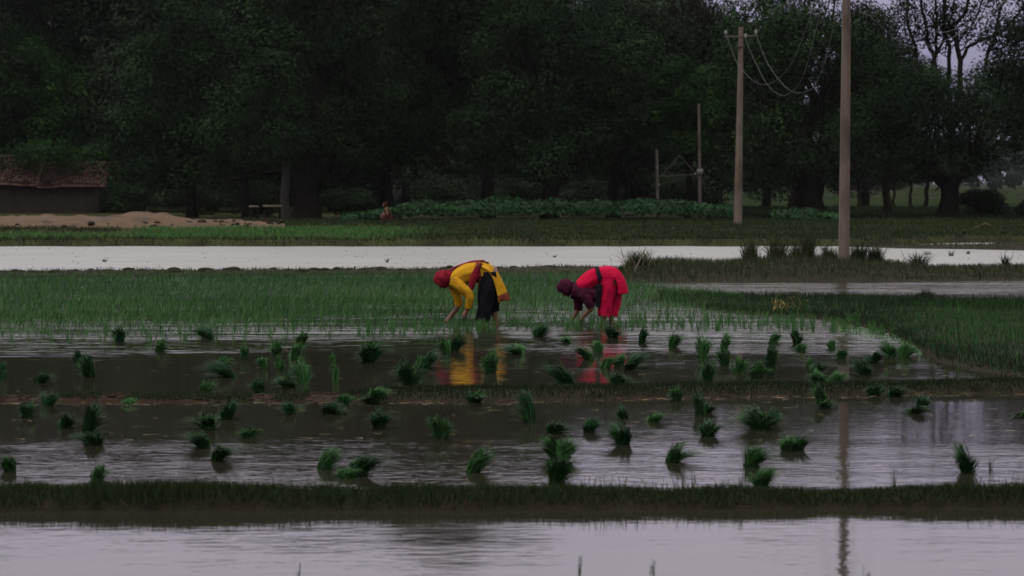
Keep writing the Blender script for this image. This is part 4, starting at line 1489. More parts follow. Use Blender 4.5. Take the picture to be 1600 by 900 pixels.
def bend_person(D, J, label):
    """bare figure of a stooping woman; J gives joints as photo pixels (px, py, sideways)"""
    q = lambda a: at(a[0], a[1], D + (a[2] if len(a) > 2 else 0))
    base = gnd(J['feet'], 285 + H0 * F / D)
    root = empty('person', (at(J['feet'], 400, D)[0], D, 0), label, 'person')
    g = G()
    limb(g, [q(p) for p in J['spine']], [.13, .125, .12, .125, .10, .06], 14)
    for p in J['spine'][:4]:
        c = q(p)
        g.ball(c, (.12, .17, .12), 14, 9)
    hd = q(J['head'])
    fd = np.array(J['face'], float)
    fd /= np.linalg.norm(fd)
    upv = np.array(J['crown'], float)
    upv = upv - fd * (fd @ upv)
    upv /= np.linalg.norm(upv)
    sd_ = np.cross(fd, upv)
    g.ball(hd + upv * .02, .088, 14, 10)
    g.ball(hd + fd * .025 - upv * .04, (.072, .062, .072), 12, 9)      # jaw and face
    g.ball(hd + fd * .085 - upv * .075, .026, 8, 6)                     # chin
    limb(g, [hd + fd * .088 + upv * .018, hd + fd * .112 - upv * .018], [.010, .017], 8)   # nose
    for s_ in (-1, 1):
        g.ball(hd + fd * .078 + upv * .018 + sd_ * s_ * .033, .014, 8, 6)   # eyes
        g.ball(hd + fd * .08 - upv * .046 + sd_ * s_ * .012, .012, 8, 6)    # lips
        g.ball(hd + sd_ * s_ * .086 - upv * .005, (.018, .014, .03), 8, 6)  # ears
    limb(g, [hd - upv * .05 - fd * .02, q(J['spine'][-1])], [.05, .058], 12)
    for arm in ('near_arm', 'far_arm'):
        P = [q(p) for p in J[arm]]
        limb(g, P[:3], [.052, .043, .03], 12)
        hand(g, P[2], P[3] - P[2], J['curl'], 1.0)
        limb(g, [q(J['spine'][3]), P[0]], [.09, .056], 12)
    for leg in ('near_leg', 'far_leg'):
        P = [q(p) for p in J[leg]]
        limb(g, P, [.1, .062, .046, .036][:len(P)] if len(P) == 4 else [.1, .062, .04], 12)
        ft = P[-1]
        limb(g, [ft + [.02, 0, -.05], ft + [-.07, 0, -.085], ft + [-.15, 0, -.1]], [.04, .036, .028], 10)
        for t_ in range(5):
            c0 = ft + np.array([-.15, (t_ - 2) * .017, -.102])
            limb(g, [c0, c0 + [-.035 + .004 * abs(t_ - 1), 0, -.005]], [.011, .009], 6)
        g.ball(ft + [.035, 0, -.085], .034, 8, 6)
    body_out(g, 'body', M['skin'], root)
    return root, q


DA = 40.0
KA = DA / F
J1 = dict(feet=762, spine=[(766, 428), (752, 425), (737, 427), (722, 432), (711, 437), (703, 439)], head=(691, 438), face=(-.45, 0, -1), crown=(-1, 0, .35), curl=(.35, 0, -1),
          near_arm=[(709, 440, -.17), (733, 461, -.2), (730, 485, -.14), (724, 494, -.12)], far_arm=[(708, 444, .16), (716, 475, .15), (704, 494, .1), (697, 503, .08)],
          near_leg=[(766, 434, -.09), (757, 470, -.1), (755, 496, -.1), (756, 512, -.1)], far_leg=[(768, 434, .09), (768, 472, .1), (774, 497, .11), (776, 512, .11)])
w1, q1 = bend_person(DA, J1, 'woman stooping to plant rice in a yellow tunic, navy trousers and crimson headscarf')
r = lambda a: np.array(a) * KA
loft('tunic', [q1(p) for p in [(764, 427), (752, 425), (737, 427), (722, 431), (711, 437), (704, 440)]], r([15, 16, 16, 15, 12, 7]), [.19, .185, .18, .19, .19, .1], M['yellow'], w1, fold=.03)
loft('sleeve', [q1(p) for p in [(708, 438, -.15), (721, 449, -.19), (733, 461, -.2), (733, 472, -.18), (731, 481, -.15)]], r([9.5, 8.5, 7.4, 6.2, 5.2]), r([9.5, 8.5, 7.4, 6.2, 5.2]), M['yellow'], w1, 16, .05)
loft('sleeve', [q1(p) for p in [(707, 442, .15), (713, 458, .16), (716, 474, .15), (713, 478, .14)]], r([9, 7.5, 6, 5.4]), r([9, 7.5, 6, 5.4]), M['yellow'], w1, 16, .05, 2.)
bp = [q1(p) for p in [(744, 409.5), (757, 410.5), (769, 416), (778, 427), (785, 441), (791, 455), (795, 466)]]
drape('tunic_back_panel', bp, [.17, .19, .2, .2, .2, .2, .2], r([7, 9, 10, 11, 13, 15, 17]), M['yellow'], w1, 1)
drape('hem_border', [q1(p) for p in [(791.6, 455.6), (795.2, 464), (795.6, 469)]], .203, r([15.3, 17, 17.6]), M['hem'], w1, 1, thick=.012)
drape('tunic_front_panel', [q1(p) for p in [(743, 428), (746, 443), (748, 460), (750, 478), (754, 496)]], [.17, .17, .16, .16, .15], r([6, 6, 6, 5, 5]), M['yellow'], w1, -1, .01)
loft('trouser_leg', [q1(p) for p in [(763, 425, -.08), (763, 446, -.09), (760, 470, -.1), (756, 488, -.1), (753, 503, -.1)]], r([13, 15.5, 13, 11, 11]), [.12, .13, .12, .11, .11], M['navy'], w1, 24, .05)
loft('trouser_leg', [q1(p) for p in [(766, 427, .08), (769, 450, .09), (769, 470, .1), (771, 487, .1)]], r([13, 14, 12, 9]), [.12, .13, .11, .09], M['navy'], w1, 24, .05, 3.)
scarf('headscarf', q1((691, 436.5)), np.array([13.5 * KA, .12, 14.5 * KA]), (-.45, 0, -1), M['maroon'], w1)
loft('scarf_tail', [q1(p) for p in [(697, 432), (704, 433), (711, 434)]], r([11, 10, 7]), [.1, .1, .08], M['maroon'], w1, fold=.05)
drape('scarf_tail', [q1(p) for p in [(700, 425, 0), (712, 417.5, 0), (724, 413, 0), (738, 409, 0), (749, 408.2, 0)]], [.06, .07, .07, .06, .05], r([1, 1, 1, 1, 1]), M['maroon'], w1, 1, .004, y0=.04, thick=.014)
loft('waist_sash', [q1(p) for p in [(743, 425), (747, 425), (751, 424.5)]], r([16.9, 17.3, 16.9]), [.2, .205, .2], M['maroon'], w1, fold=.04)
g = G()
kn = q1((748, 416, -.2))
g.ball(kn, (.045, .03, .04), 10, 7)
g.ball(kn + [.03, -.01, .03], (.03, .022, .025), 8, 6)
g.ball(q1((753, 408, -.04)), (.05, .05, .022), 8, 6)
g.ball(q1((759, 410.5, -.05)), (.05, .05, .02), 8, 6)
g.out('scarf_knot', M['hem'], w1)
loft('scarf_end', [q1(p) for p in [(746, 418, -.2), (742, 430, -.205), (738, 442, -.2), (735, 453, -.19)]], r([4, 5.5, 5, 3]), [.025, .03, .03, .02], M['maroon'], w1, 16, .08)

DB = 40.9
KB = DB / F
J2 = dict(feet=950, spine=[(957, 433), (946, 431), (931, 435), (918, 442), (909, 449), (902, 453)], head=(884, 451), face=(-.4, 0, -1), crown=(-1, 0, .3), curl=(.35, 0, -1),
          near_arm=[(912, 460, -.17), (924, 479, -.19), (911, 495, -.13), (905, 502, -.11)], far_arm=[(906, 460, .16), (903, 483, .15), (894, 500, .1), (888, 508, .08)],
          near_leg=[(956, 436, -.09), (948, 468, -.1), (944, 492, -.1), (944, 508, -.1)], far_leg=[(958, 436, .09), (958, 470, .1), (955, 492, .11), (956, 508, .11)])
w2, q2 = bend_person(DB, J2, 'woman stooping to plant rice in a scarlet tunic and trousers with a plum headscarf')
r = lambda a: np.array(a) * KB
loft('tunic', [q2(p) for p in [(957, 433), (946, 431), (931, 434), (918, 441), (908, 449), (902, 453)]], r([15, 15.5, 15.5, 14.5, 12, 8]), [.19, .185, .18, .19, .18, .1], M['red'], w2, fold=.03, seed=1.)
loft('shawl', [q2(p) for p in [(893, 453), (899, 454), (907, 455), (917, 458), (928, 459), (935, 458)]], r([13, 14, 15, 15, 14.5, 13]), [.11, .14, .2, .215, .21, .2], M['plum'], w2, fold=.035, seed=2.)
loft('sleeve', [q2(p) for p in [(911, 458, -.16), (919, 470, -.19), (924, 480, -.18)]], r([9.5, 8, 6.6]), r([9.5, 8, 6.6]), M['plum'], w2, 16, .05)
loft('sleeve', [q2(p) for p in [(905, 458, .15), (904, 472, .16), (903, 485, .14)]], r([9, 7.6, 6]), r([9, 7.6, 6]), M['plum'], w2, 16, .05)
drape('tunic_back_panel', [q2(p) for p in [(942, 416.5), (955, 416.5), (966, 422), (974, 433), (978.5, 445), (980.5, 458)]], [.17, .19, .2, .2, .21, .21], r([10, 13, 14, 14, 15, 16]), M['red'], w2, 1, .014)
loft('trouser_leg', [q2(p) for p in [(951, 430, -.08), (949, 452, -.09), (946, 474, -.1), (943.5, 495, -.1)]], r([16, 14, 11.5, 9]), [.13, .13, .115, .09], M['red'], w2, 24, .055)
loft('trouser_leg', [q2(p) for p in [(956, 430, .08), (960, 452, .09), (957.5, 474, .1), (956, 494, .1)]], r([14, 12.5, 11.5, 9.5]), [.12, .13, .115, .1], M['red'], w2, 24, .055, 2.)
scarf('headscarf', q2((883, 449.5)), np.array([13.3 * KB, .12, 14 * KB]), (-.4, 0, -1), M['plum'], w2, seed=2.)
loft('waist_sash', [q2(p) for p in [(933, 434.5), (936.5, 433.5), (940, 432.5)]], r([17, 17.4, 17]), [.2, .205, .2], M['black'], w2, fold=.03)
loft('sash_end', [q2(p) for p in [(936, 444, -.2), (935.5, 456, -.21), (935, 468, -.2), (934, 480, -.19)]], r([5, 5, 4.5, 3.5]), [.022, .025, .025, .02], M['black'], w2, 16, .06)
body_fix = None

# small seated person at the foot of the grove
DS = 119.0
zs = float(gz(at(606, 300, DS)[0], DS))
ps = empty('person', (at(606, 300, DS)[0], DS, zs), 'person sitting low at the grove edge in dark red and dull yellow clothes', 'person')
x0 = at(606, 300, DS)[0]
g = G()
hd = np.array([x0 - .12, DS, zs + .76])
limb(g, [(x0 + .06, DS, zs + .12), (x0, DS, zs + .35), (x0 - .06, DS, zs + .56)], [.15, .13, .11], 12)
limb(g, [(x0 - .06, DS, zs + .56), hd], [.05, .05], 10)
g.ball(hd, .095, 12, 9)
g.ball(hd + [-.06, -.03, -.03], (.05, .055, .06), 10, 7)
g.ball(hd + [-.11, -.05, -.01], .02, 6, 5)
for s_ in (-1, 1):
    limb(g, [(x0 - .05, DS + s_ * .16, zs + .52), (x0 - .02, DS + s_ * .2, zs + .32), (x0 - .2, DS + s_ * .12, zs + .28)], [.05, .042, .03], 10)
    hand(g, (x0 - .2, DS + s_ * .12, zs + .28), (-1, 0, -.2), (0, 0, -1))
    limb(g, [(x0 + .05, DS + s_ * .1, zs + .13), (x0 - .2, DS + s_ * .14, zs + .36), (x0 - .22, DS + s_ * .12, zs + .05)], [.09, .065, .045], 10)
    limb(g, [(x0 - .22, DS + s_ * .12, zs + .05), (x0 - .36, DS + s_ * .12, zs + .03)], [.04, .03], 8)
body_out(g, 'body', M['skin'], ps, .012)
loft('skirt', [(x0 + .02, DS, zs + .42), (x0 - .02, DS, zs + .28), (x0 - .02, DS, zs + .12), (x0 + .0, DS, zs + .0)], [.16, .27, .33, .36], [.19, .25, .28, .3], M['rust'], ps, fold=.05)
loft('blouse', [(x0 + .03, DS, zs + .3), (x0, DS, zs + .42), (x0 - .05, DS, zs + .55), (x0 - .07, DS, zs + .6)], [.16, .15, .13, .08], [.19, .19, .19, .1], M['dullyellow'], ps, fold=.04)
scarf('headscarf', hd, np.array([.115, .115, .125]), (-1, -.2, -.2), M['rust'], ps, .6)

# small dark goat before the crop
DG = 118.5
x0 = at(982, 300, DG)[0]
zg = float(gz(x0, DG))
gt_ = empty('goat', (x0, DG, zg), 'small dark goat standing before the leafy crop', 'goat')
g = G()
limb(g, [(x0 - .16, DG, zg + .37), (x0 - .03, DG, zg + .36), (x0 + .12, DG, zg + .38), (x0 + .2, DG, zg + .37)], [.085, .095, .085, .06], 12)
limb(g, [(x0 - .18, DG, zg + .41), (x0 - .25, DG, zg + .5)], [.06, .042], 10)
limb(g, [(x0 - .25, DG, zg + .52), (x0 - .31, DG - .01, zg + .5), (x0 - .36, DG - .01, zg + .47)], [.045, .036, .022], 10)
for s_ in (-1, 1):
    limb(g, [(x0 - .24, DG + s_ * .035, zg + .54), (x0 - .22, DG + s_ * .085, zg + .5)], [.018, .010], 6)
    limb(g, [(x0 - .24, DG + s_ * .02, zg + .56), (x0 - .2, DG + s_ * .03, zg + .62)], [.012, .006], 6)
    limb(g, [(x0 - .16, DG + s_ * .05, zg + .32), (x0 - .165, DG + s_ * .05, zg + .17), (x0 - .16, DG + s_ * .05, zg + .01)], [.04, .022, .018], 8)
    limb(g, [(x0 + .17, DG + s_ * .05, zg + .34), (x0 + .14, DG + s_ * .05, zg + .22), (x0 + .2, DG + s_ * .05, zg + .15), (x0 + .185, DG + s_ * .05, zg + .01)], [.055, .034, .02, .018], 8)
limb(g, [(x0 + .23, DG, zg + .4), (x0 + .28, DG, zg + .45)], [.022, .010], 6)
body_out(g, 'body', M['goat'], gt_, .012)


# ------------------------------------------------------------------ bundles of rice seedlings
def bundle(px, py, w, h, lean, tone, label, name='seedling_bundle', nb=None, root=True, z0=0., group='bundles of rice seedlings in the flooded plots'):
    c = gnd(px, py, z0)
    s = float(c[1]) / F
    if abs(lean) < .15:
        lean += R.choice([-1, 1]) * R.uniform(.1, .45)
    W_, H_ = 1.48 * w * s, 1.1 * h * s
    e = empty(name, (c[0] - lean * W_ * .5, c[1], z0), label, 'seedling bundle', group)
    base = np.array(e.location)
    n = nb or int(np.clip(90 + w * 6, 100, 460))
    P = np.repeat(base[None], n, 0)
    P[:, :2] += rl(n, .03 + .05 * W_)
    P[:, 2] -= .015
    ns = int(R.integers(4, 8))
    cu = np.sort(R.uniform(-.95, .95, ns))
    ch = R.uniform(.62, 1.08, ns)
    cy_ = R.normal(0, .28, ns)
    wh = R.integers(0, ns, n)
    u = np.clip(cu[wh] + R.normal(0, .17, n), -1.15, 1.15)
    L = np.stack([(lean * .5 + u * (.52 - .12 * abs(lean)) + lean * .08) * W_, (cy_[wh] + R.normal(0, .12, n)) * W_], 1)
    hh = 1.15 * H_ * ch[wh] * R.uniform(.72, 1.0, n) * (1 - .4 * (u - .35 * lean) ** 2)
    hh = np.where(R.uniform(0, 1, n) < .14, hh * .3, hh)
    blades('shoots', P, hh, L, R.uniform(.006, .011, n) * np.clip(s * 170, .85, 1.5), M['b%d' % tone], e, droop=R.uniform(.7, 2.5, n), segs=4, tint=R.beta(2, 2.3, n), curve=1.15)
    if root:
        m = 16
        P = np.repeat(base[None], m, 0)
        P[:, :2] += rl(m, .02)
        P[:, 2] += .004
        L = np.stack([-lean * R.uniform(.02, .09, m) + R.normal(0, .018, m), R.normal(0, .02, m)], 1)
        blades('roots', P, R.uniform(.004, .03, m), L, R.uniform(.004, .008, m), M['root'], e, tint=R.uniform(0, 1, m))
    return e


BUND = [
    # along the edge of the planted field
    (183, 533, 28, 19, .1, 0, 'dark upright bundle touching the rice field edge near the left border'),
    (315, 529, 34, 17, -.5, 0, 'dark bundle slumped on the rice field edge, roots to the right'),
    (252, 549, 20, 16, .3, 1, 'small bundle with yellow roots, just below the slumped edge bundle on the left'),
    (383, 561, 14, 18, 0, 2, 'lone pale sprig clump in dark water right of the slumped edge bundle'),
    (436, 553, 24, 17, .1, 1, 'loose bundle left of the yellow-rooted pair under the field edge'),
    (466, 561, 24, 20, 0, 2, 'front bundle of the pair with bright yellow roots under the field edge'),
    (473, 543, 24, 22, .2, 1, 'back bundle of the pair touching the field edge, left of the women'),
    (696, 553, 22, 20, .1, 2, 'pale bundle left of the yellow reflection, below the stooping woman'),
    (718, 547, 28, 22, .5, 0, 'dark bundle standing above the yellow reflection in the water'),
    (848, 526, 32, 18, .3, 0, 'dark bundle midway between the two stooping women'),
    (944, 528, 42, 22, -.45, 0, 'dark bundle lying right in front of the scarlet woman\'s foot'),
    (1007, 536, 17, 20, 0, 0, 'small dark upright bundle just right of the scarlet woman'),
    (1055, 543, 24, 19, 0, 1, 'bushy bundle second to the right of the scarlet woman'),
    (1133, 546, 18, 22, .2, 2, 'pale thin bundle right of the tallest pale clump'),
    (1212, 536, 18, 16, 0, 2, 'pale clump at the field edge above the dark upright bundle'),
    (1243, 537, 22, 18, 0, 0, 'dark tuft at the field edge left of the pole reflection'),
    (1253, 548, 18, 12, .2, 2, 'low pale clump at the foot of the dark tuft left of the pole reflection'),
    (1297, 545, 14, 12, 0, 2, 'smallest pale sprig left of the pole reflection'),
    # open water, upper plot
    (122, 574, 18, 26, -.2, 0, 'narrow dark bundle behind the big dark one on the left'),
    (148, 589, 46, 34, .2, 0, 'big dark bundle in the upper plot near the left border'),
    (70, 598, 28, 15, .4, 0, 'low dark bundle with yellow roots on its left, upper plot far left'),
    (5, 591, 16, 20, 0, 2, 'pale sprig cut by the left border in the upper plot'),
    (335, 590, 56, 21, -.7, 0, 'wide dark bundle lying flat toward the left in the upper plot'),
    (352, 581, 24, 22, .1, 2, 'pale sprig clump behind the wide flat bundle'),
    (326, 616, 22, 22, .4, 1, 'bundle leaning right on the mud ridge, yellow roots showing'),
    (410, 576, 16, 18, 0, 2, 'left one of two small pale clumps in the dark upper water'),
    (435, 578, 12, 18, 0, 2, 'right one of two small pale clumps in the dark upper water'),
    (402, 613, 32, 20, .1, 0, 'dark rounded bundle on the upper side of the mud ridge'),
    (470, 601, 30, 40, .1, 2, 'tallest pale bundle above the mud ridge, left of centre'),
    (446, 606, 34, 20, -.3, 1, 'lower bundle leaning on the tallest pale one above the mud ridge'),
    (522, 567, 10, 14, 0, 2, 'tiny sprig left of the broad dark bundle in the upper plot'),
    (525, 598, 7, 26, .2, 2, 'single curved shoot below the tiny sprig in the upper plot'),
    (585, 566, 46, 27, .1, 0, 'broad dark bundle in open water left of the women'),
    (641, 607, 44, 40, .1, 0, 'shadowy tall bundle left of the yellow reflection, near the thin bund'),
    (676, 577, 34, 24, .5, 0, 'dark bundle with a bright yellow root end, left of the yellow reflection'),
    (657, 577, 14, 18, .2, 2, 'thin pale sprigs beside the bright yellow root end'),
    (773, 582, 40, 30, .2, 1, 'bushy green bundle right of the yellow reflection'),
    (803, 553, 44, 14, 0, 2, 'loose row of pale sprigs between the two reflections'),
    (886, 536, 22, 11, 0, 2, 'low pale tuft left of the red reflection under the women'),
    (905, 562, 36, 20, -.6, 1, 'bundle leaning left over the red reflection, roots right'),
    (931, 550, 22, 16, .1, 2, 'pale tuft in the middle of the red reflection'),
    (866, 606, 54, 34, -.55, 0, 'large dark bundle pointing a yellow root end at the red reflection'),
    (953, 575, 26, 17, .1, 2, 'pale tuft at the right side of the red reflection'),
    (974, 572, 30, 18, .3, 1, 'middle bundle between the red reflection and the dark leaning one'),
    (1004, 577, 48, 28, .55, 0, 'dark bundle leaning right, right of the red reflection'),
    (968, 606, 32, 22, .1, 0, 'dark bundle at the thin bund under the red reflection'),
    (1100, 562, 24, 36, 0, 2, 'tall pale clump right of centre in the upper plot'),
    (1127, 571, 30, 20, .1, 1, 'green bundle just above the black standing bundle'),
    (1114, 601, 30, 36, .05, 0, 'black standing bundle, wider at its top, right of centre'),
    (1160, 582, 28, 22, .2, 1, 'bundle with pale root end left of the dark upright pair'),
    (1186, 590, 36, 22, 0, 1, 'wide green bundle in front of the dark upright one'),
    (1207, 585, 22, 40, 0, 0, 'tall dark upright bundle left of the pole reflection'),
    (1282, 585, 30, 18, .3, 0, 'dark low bundle just left of the pole reflection'),
    (1268, 582, 12, 20, 0, 2, 'thin pale sprigs left of the dark low bundle by the pole reflection'),
    (1314, 560, 22, 14, .1, 1, 'small bundle touching the pole reflection, upper plot'),
    (1275, 603, 32, 22, 0, 1, 'bundle at the thin bund left of the pole reflection'),
    (1311, 604, 28, 22, .6, 2, 'pale bundle leaning right across the foot of the pole reflection'),
    (1342, 585, 34, 20, -.4, 0, 'dark bundle right of the pole reflection, leaning left'),
    (1369, 567, 28, 15, .3, 0, 'dark flat bundle in front of a green one right of the pole reflection'),
    (1384, 560, 28, 22, 0, 1, 'green bundle second from the right bund'),
    (1418, 558, 32, 20, .3, 1, 'green bundle closest to the right bund'),
    # on and below the thin bund
    (1291, 638, 30, 14, .3, 0, 'dark bundle below the thin bund left of the pole reflection'),
    (1275, 634, 26, 26, -.5, 1, 'green bundle drooping left from yellow roots below the thin bund'),
    (1370, 617, 32, 16, .2, 1, 'green bundle lying on the thin bund right of the pole reflection'),
    (1402, 619, 36, 15, .2, 0, 'dark bundle lying on the thin bund, farthest right'),
    (1438, 634, 34, 14, .1, 0, 'upper dark bundle of the far right pair below the thin bund'),
    (1436, 646, 38, 14, .3, 0, 'lower dark bundle of the far right pair, yellow roots left'),
    (1087, 649, 19, 38, 0, 0, 'narrow dark upright bundle below the thin bund'),
    (1107, 645, 28, 16, .2, 0, 'low dark bundle to the right of the narrow upright one'),
    (1055, 626, 24, 18, .1, 1, 'bundle leaning on the thin bund right of centre'),
    (820, 661, 38, 42, 0, 0, 'large dark upright bundle below the thin bund at the centre'),
    (746, 629, 44, 18, .2, 1, 'spiky bundle on the thin bund under the yellow reflection'),
    (592, 630, 46, 20, .3, 1, 'spreading bundle at the left end of the thin bund'),
    (541, 635, 28, 20, .3, 1, 'back bundle of the pair where mud ridge and thin bund meet'),
    (519, 646, 38, 16, .1, 0, 'front dark bundle of the pair where mud ridge and thin bund meet'),
    (453, 647, 30, 16, 0, 0, 'dark rounded bundle below the mud ridge with pale straw at its left'),
    (366, 655, 40, 24, .1, 0, 'dark bundle below the mud ridge, upper one of the left cluster'),
    (322, 669, 54, 24, .1, 1, 'wide bundle below the mud ridge, left one of the left cluster'),
    (76, 634, 30, 22, 0, 0, 'dark bundle sitting on the mud ridge at the far left'),
    (44, 652, 24, 22, -.1, 0, 'small pointed bundle below the mud ridge at the far left'),
    (203, 632, 18, 12, 0, 2, 'small pale sprig at the waterline of the mud ridge'),
    # middle plot
    (110, 668, 32, 20, .1, 0, 'dark bundle left of the tall dark one, middle plot far left'),
    (150, 679, 36, 38, .1, 0, 'tall dark bundle of the middle plot near the left border'),
    (138, 694, 52, 18, -.3, 0, 'flat dark bundle in front of the tall one near the left border'),
    (302, 699, 52, 22, -.45, 0, 'dark bundle leaning left in the middle plot, under the left cluster'),
    (349, 719, 42, 22, .4, 0, 'dark bundle leaning right, lowest of the left cluster'),
    (394, 684, 38, 16, .2, 1, 'low green bundle at the right of the left cluster'),
    (598, 668, 42, 26, .1, 0, 'dark bundle in the middle plot under the left end of the thin bund'),
    (684, 685, 38, 30, 0, 1, 'upright bundle with a pale root, middle plot left of centre'),
    (8, 736, 28, 22, 0, 0, 'dark bundle cut by the left border in the middle plot'),
    (513, 733, 40, 31, .35, 1, 'full comma-shaped bundle near the grassy bund, left of centre'),
    (583, 742, 64, 32, .5, 0, 'long dark bundle leaning right against the grassy bund'),
    (546, 747, 40, 16, .2, 1, 'low green bundle between the comma-shaped and the long dark one'),
    (757, 738, 48, 28, .6, 1, 'feathered bundle leaning right, alone in the bright water at the centre'),
    (858, 717, 44, 30, -.4, 1, 'left half of the crossed trio, fanning left'),
    (888, 719, 34, 32, .4, 1, 'right half of the crossed trio, pointing up right'),
    (879, 755, 50, 38, .3, 0, 'front dark bundle of the crossed trio by the grassy bund'),
    (965, 694, 38, 32, -.35, 0, 'dark shiny bundle bending left with a clear mirror image, centre right'),
    (928, 674, 28, 22, 0, 0, 'round dark bundle up left of the shiny bending one'),
    (874, 676, 46, 15, .3, 0, 'flat dark bundle with yellow roots at its left, middle plot'),
    (972, 653, 24, 18, .1, 0, 'small dark bundle with yellow roots below the thin bund'),
    (1037, 659, 46, 17, .1, 1, 'low wide bundle below the thin bund right of centre'),
    (1115, 681, 40, 22, .3, 0, 'irregular spiky bundle with a brown root in the bright water'),
    (1180, 670, 66, 28, 0, 1, 'widest green bundle, middle plot right of centre'),
    (1207, 662, 30, 22, .2, 0, 'dark bundle at the right shoulder of the widest green one'),
    (1074, 721, 50, 26, .7, 1, 'feathered bundle leaning right from an orange root end'),
    (1178, 729, 54, 30, -.1, 1, 'full bristling bundle left of the pole reflection'),
    (1197, 759, 46, 24, .25, 1, 'bundle at the grassy bund in front of the bristling one'),
    (1235, 704, 24, 22, -.1, 1, 'left one of the twin bundles left of the pole reflection'),
    (1256, 703, 30, 20, .4, 0, 'right one of the twin bundles left of the pole reflection'),
    (1501, 738, 42, 38, -.35, 0, 'stout upright bundle with a clear mirror image at the far right'),
    (1598, 650, 30, 9, 0, 0, 'flat dark bundle cut by the right border'),
    (158, 752, 30, 22, 0, 1, 'bushy tuft rising from the back of the grassy bund at the left'),
]
for b in BUND:
    bundle(*b)
# bundles the women hold
for (q_, pts, lab) in [(q1, [(724, 496, -.12), (744, 494, -.12)], 'dark rice bundle held in the yellow woman\'s near hand'), (q2, [(907, 503, -.11), (934, 503, -.11)], 'dark rice bundle held in the scarlet woman\'s near hand')]:
    a, b = q_(pts[0]), q_(pts[1])
    e = empty('seedling_bundle', a, lab, 'seedling bundle', 'bundles held by the women')
    n = 90
    P = np.repeat(a[None], n, 0) + R.normal(0, .012, (n, 3))
    L = np.stack([(b[0] - a[0]) * R.uniform(.6, 1.05, n), R.normal(0, .03, n)], 1)
    blades('shoots', P, R.normal(.0, .022, n), L, .008, M['b0'], e, droop=R.uniform(0, 2, n), segs=3)


# ------------------------------------------------------------------ weeds with a place of their own
def weed(label, px, py, D, z, w, h, m='weed', nb=70, group=None, name='weed_clump', stems=True, lean=.0):
    a = at(px, py, D)
    s = D / F
    W_, H_ = w * s, h * s
    e = empty(name, (a[0], D, z), label, 'weed', group)
    P = np.repeat(np.array([[a[0], D, z - .02]]), nb, 0)
    P[:, :2] += rl(nb, W_ * .25)
    L = np.stack([R.normal(lean * W_, W_ * .3, nb), R.normal(0, W_ * .3, nb)], 1)
    blades('leaves', P, H_ * R.uniform(.35, 1, nb), L, .85 * s, M[m], e, droop=R.uniform(.2, 1, nb), segs=3)
    if stems:
        g = G()
        for k in range(5):
            p0 = np.array([a[0] + R.normal(0, W_ * .15), D + R.normal(0, .05), z - .02])
            g.tube(wob(p0, p0 + [R.normal(lean * W_, W_ * .25), R.normal(0, .1), H_ * R.uniform(.9, 1.25)], 4, .03), np.linspace(.5, .25, 4) * s, 4)
        tag(g.out('stems', M[m], e), kind='stuff')
    return e


PB = 'tall weeds on the pole bund'
for (p, w_, h_, lab, m_) in [(1172, 34, 44, 'dark bushy weed clump left of the near pole, leftmost tall one', 'weed'), (1212, 40, 50, 'tall pale grassy weed with bare stalks left of the near pole', 'weed'),
                             (1248, 46, 42, 'broad yellowish weed clump midway left of the near pole', 'darkgrass'), (1264, 26, 56, 'tallest leafy weed stalk left of the near pole', 'weed'), (1297, 30, 30, 'low weed clump touching the near pole on its left', 'bankgrass'),
                             (1342, 34, 36, 'green weed clump touching the near pole on its right', 'bankgrass'), (1368, 30, 32, 'spiky weed clump second to the right of the near pole', 'bankgrass')]:
    weed(lab, p, 405, 63.0, .22, w_ * 1.25, h_ * 1.1, m_, 300, PB)
weed('dark weed tuft on the far bund right of the near pole', 1434, 418, 65.5, .1, 50, 24, 'bankgrass', 220, PB)
weed('small dark weed tuft on the far bund near the right border', 1571, 418, 65.5, .1, 24, 20, 'bankgrass', 80, PB)
st = weed('straw-coloured dry grass tuft with a leaning pale stick at the bund\'s left end', 996, 430, 59.5, .12, 56, 42, 'darkgrass', 520, name='straw_tuft')
P = np.repeat(np.array([list(st.location)]), 120, 0)
P[:, :2] += rl(120, .3)
blades('dry_blades', P, R.uniform(.15, .6, 120), rl(120, .3), .012, M['straw'], st, droop=.6, segs=3, tint=R.uniform(0, .5, 120))
g = G()
g.tube([at(985, 437, 58.9), at(993, 420, 59), at(1003, 400, 59.2), at(1008, 388, 59.3)], [.02, .018, .012, .006], 6)
g.out('stick', M['plank'], st)
c = gnd(1447, 478)
bm_ = empty('weed_clump', (c[0], c[1], .08), 'dark rounded grassy mound on the bund at the right, before the far strip of water', 'weed')
n = 420
P = np.repeat(np.array([[c[0], c[1], .05]]), n, 0)
P[:, :2] += rl(n, .22)
rr_ = np.linalg.norm(P[:, :2] - c[:2], axis=1)
blades('leaves', P, (.30 - rr_ * .7) * R.uniform(.7, 1.1, n), rl(n, .08), .012, M['bankgrass'], bm_, tint=R.uniform(0, .5, n))
yw = empty('yellow_weed', (*gnd(1240, 482, .05)[:2], .05), 'dry yellow weed sprawling on the bund left of the near pole', 'weed')
pp = R.uniform(1204, 1258, 90)
P = gnd(pp, R.uniform(470, 488, 90), .06)
blades('stalks', P, R.uniform(.03, .14, 90), rl(90, .16), .016, M['yellowweed'], yw, segs=3, droop=1.)
tag(yw.children[0], kind='stuff')
ys = empty('dry_branch', (*at(1535, 352, 104)[:2], .3), 'broken yellow dry branch lying on the far bank at the right', 'branch')
g = G()
for (p0, p1_) in [((1520, 356), (1540, 349)), ((1540, 349), (1552, 356)), ((1534, 350), (1528, 354)), ((1543, 351), (1548, 361))]:
    a, b = at(*p0, 104), at(*p1_, 104.3)
    g.tube(wob(a, b, 4, .05), .03, 5)
g.out('twigs', M['yellowweed'], ys)

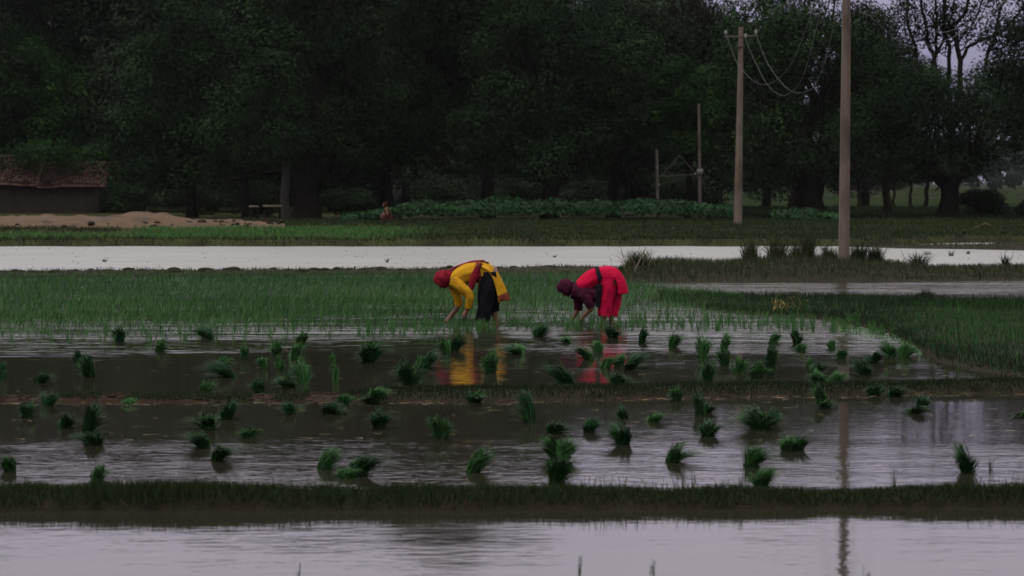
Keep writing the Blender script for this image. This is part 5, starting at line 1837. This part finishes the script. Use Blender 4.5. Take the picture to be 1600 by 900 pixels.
WG = 'weeds standing out of the far pond'
for (p, py, w_, h_, lab) in [(163, 409, 10, 7, 'small dark tuft alone in the far pond at the left'), (605, 410, 8, 9, 'tiny sprig in the far pond left of the yellow woman'), (866, 402, 10, 6, 'tiny sprig in the far pond between the women'),
                             (1076, 411, 7, 5, 'dark speck of weed in the far pond above the rice field'), (1288, 391, 14, 9, 'dark sprig in the far pond left of the near pole'), (1352, 398, 14, 16, 'leafy sprig in the far pond just right of the near pole'),
                             (1449, 398, 18, 9, 'left sprig of two in the far pond at the right'), (1486, 400, 18, 12, 'right sprig of two in the far pond at the right'), (1513, 397, 10, 8, 'faint thin sprig farthest right in the far pond')]:
    c = gnd(p, py)
    weed(lab, p, py, float(c[1]), 0., w_, h_, 'weed', 26, WG, name='water_weed', stems=False)
FG = 'sprouts in the nearest water'
for (p, py, w_, h_, lab) in [(905, 899, 10, 32, 'pointed green sprout in the nearest water right of centre'), (1018, 893, 10, 20, 'curled thin sprout in the nearest water'), (467, 899, 5, 18, 'faint thin sprout in the nearest water left of centre'),
                             (1355, 899, 5, 14, 'short thin sprout in the nearest water at the right')]:
    c = gnd(p, py)
    weed(lab, p, py, float(c[1]), 0., w_, h_, 'weed', 7, FG, name='sprout', stems=True)
for (p, py, h_, lab) in [(1067, 764, 34, 'thin upright stalk behind the grassy bund under the feathered bundle'), (1083, 764, 26, 'shorter thin stalk beside the upright one on the grassy bund'), (1398, 762, 34, 'thin stalk on the grassy bund right of the pole reflection'), (1547, 733, 18, 'short reed stub in bright water at the far right')]:
    c = gnd(p, py)
    weed(lab, p, py, float(c[1]), 0., 5, h_, 'weed', 5, 'thin stalks by the grassy bund', name='reed_stalk', stems=True)

# ------------------------------------------------------------------ damp air
hz = bpy.data.materials.new('haze_air')
hz.use_nodes = True
t = hz.node_tree
t.nodes.clear()
out = N(t, 'ShaderNodeOutputMaterial')
vp = N(t, 'ShaderNodeVolumePrincipled')
vp.inputs['Color'].default_value = (.92, .93, 1, 1)
vp.inputs['Density'].default_value = 4.5e-5
vp.inputs['Anisotropy'].default_value = 0
t.links.new(vp.outputs[0], out.inputs['Volume'])
g = G()
g.box((0, 2200, 11.5), (6400, 4800, 27.0))
hzo = g.out('haze', hz, None, smooth=False)
tag(hzo, kind='stuff')
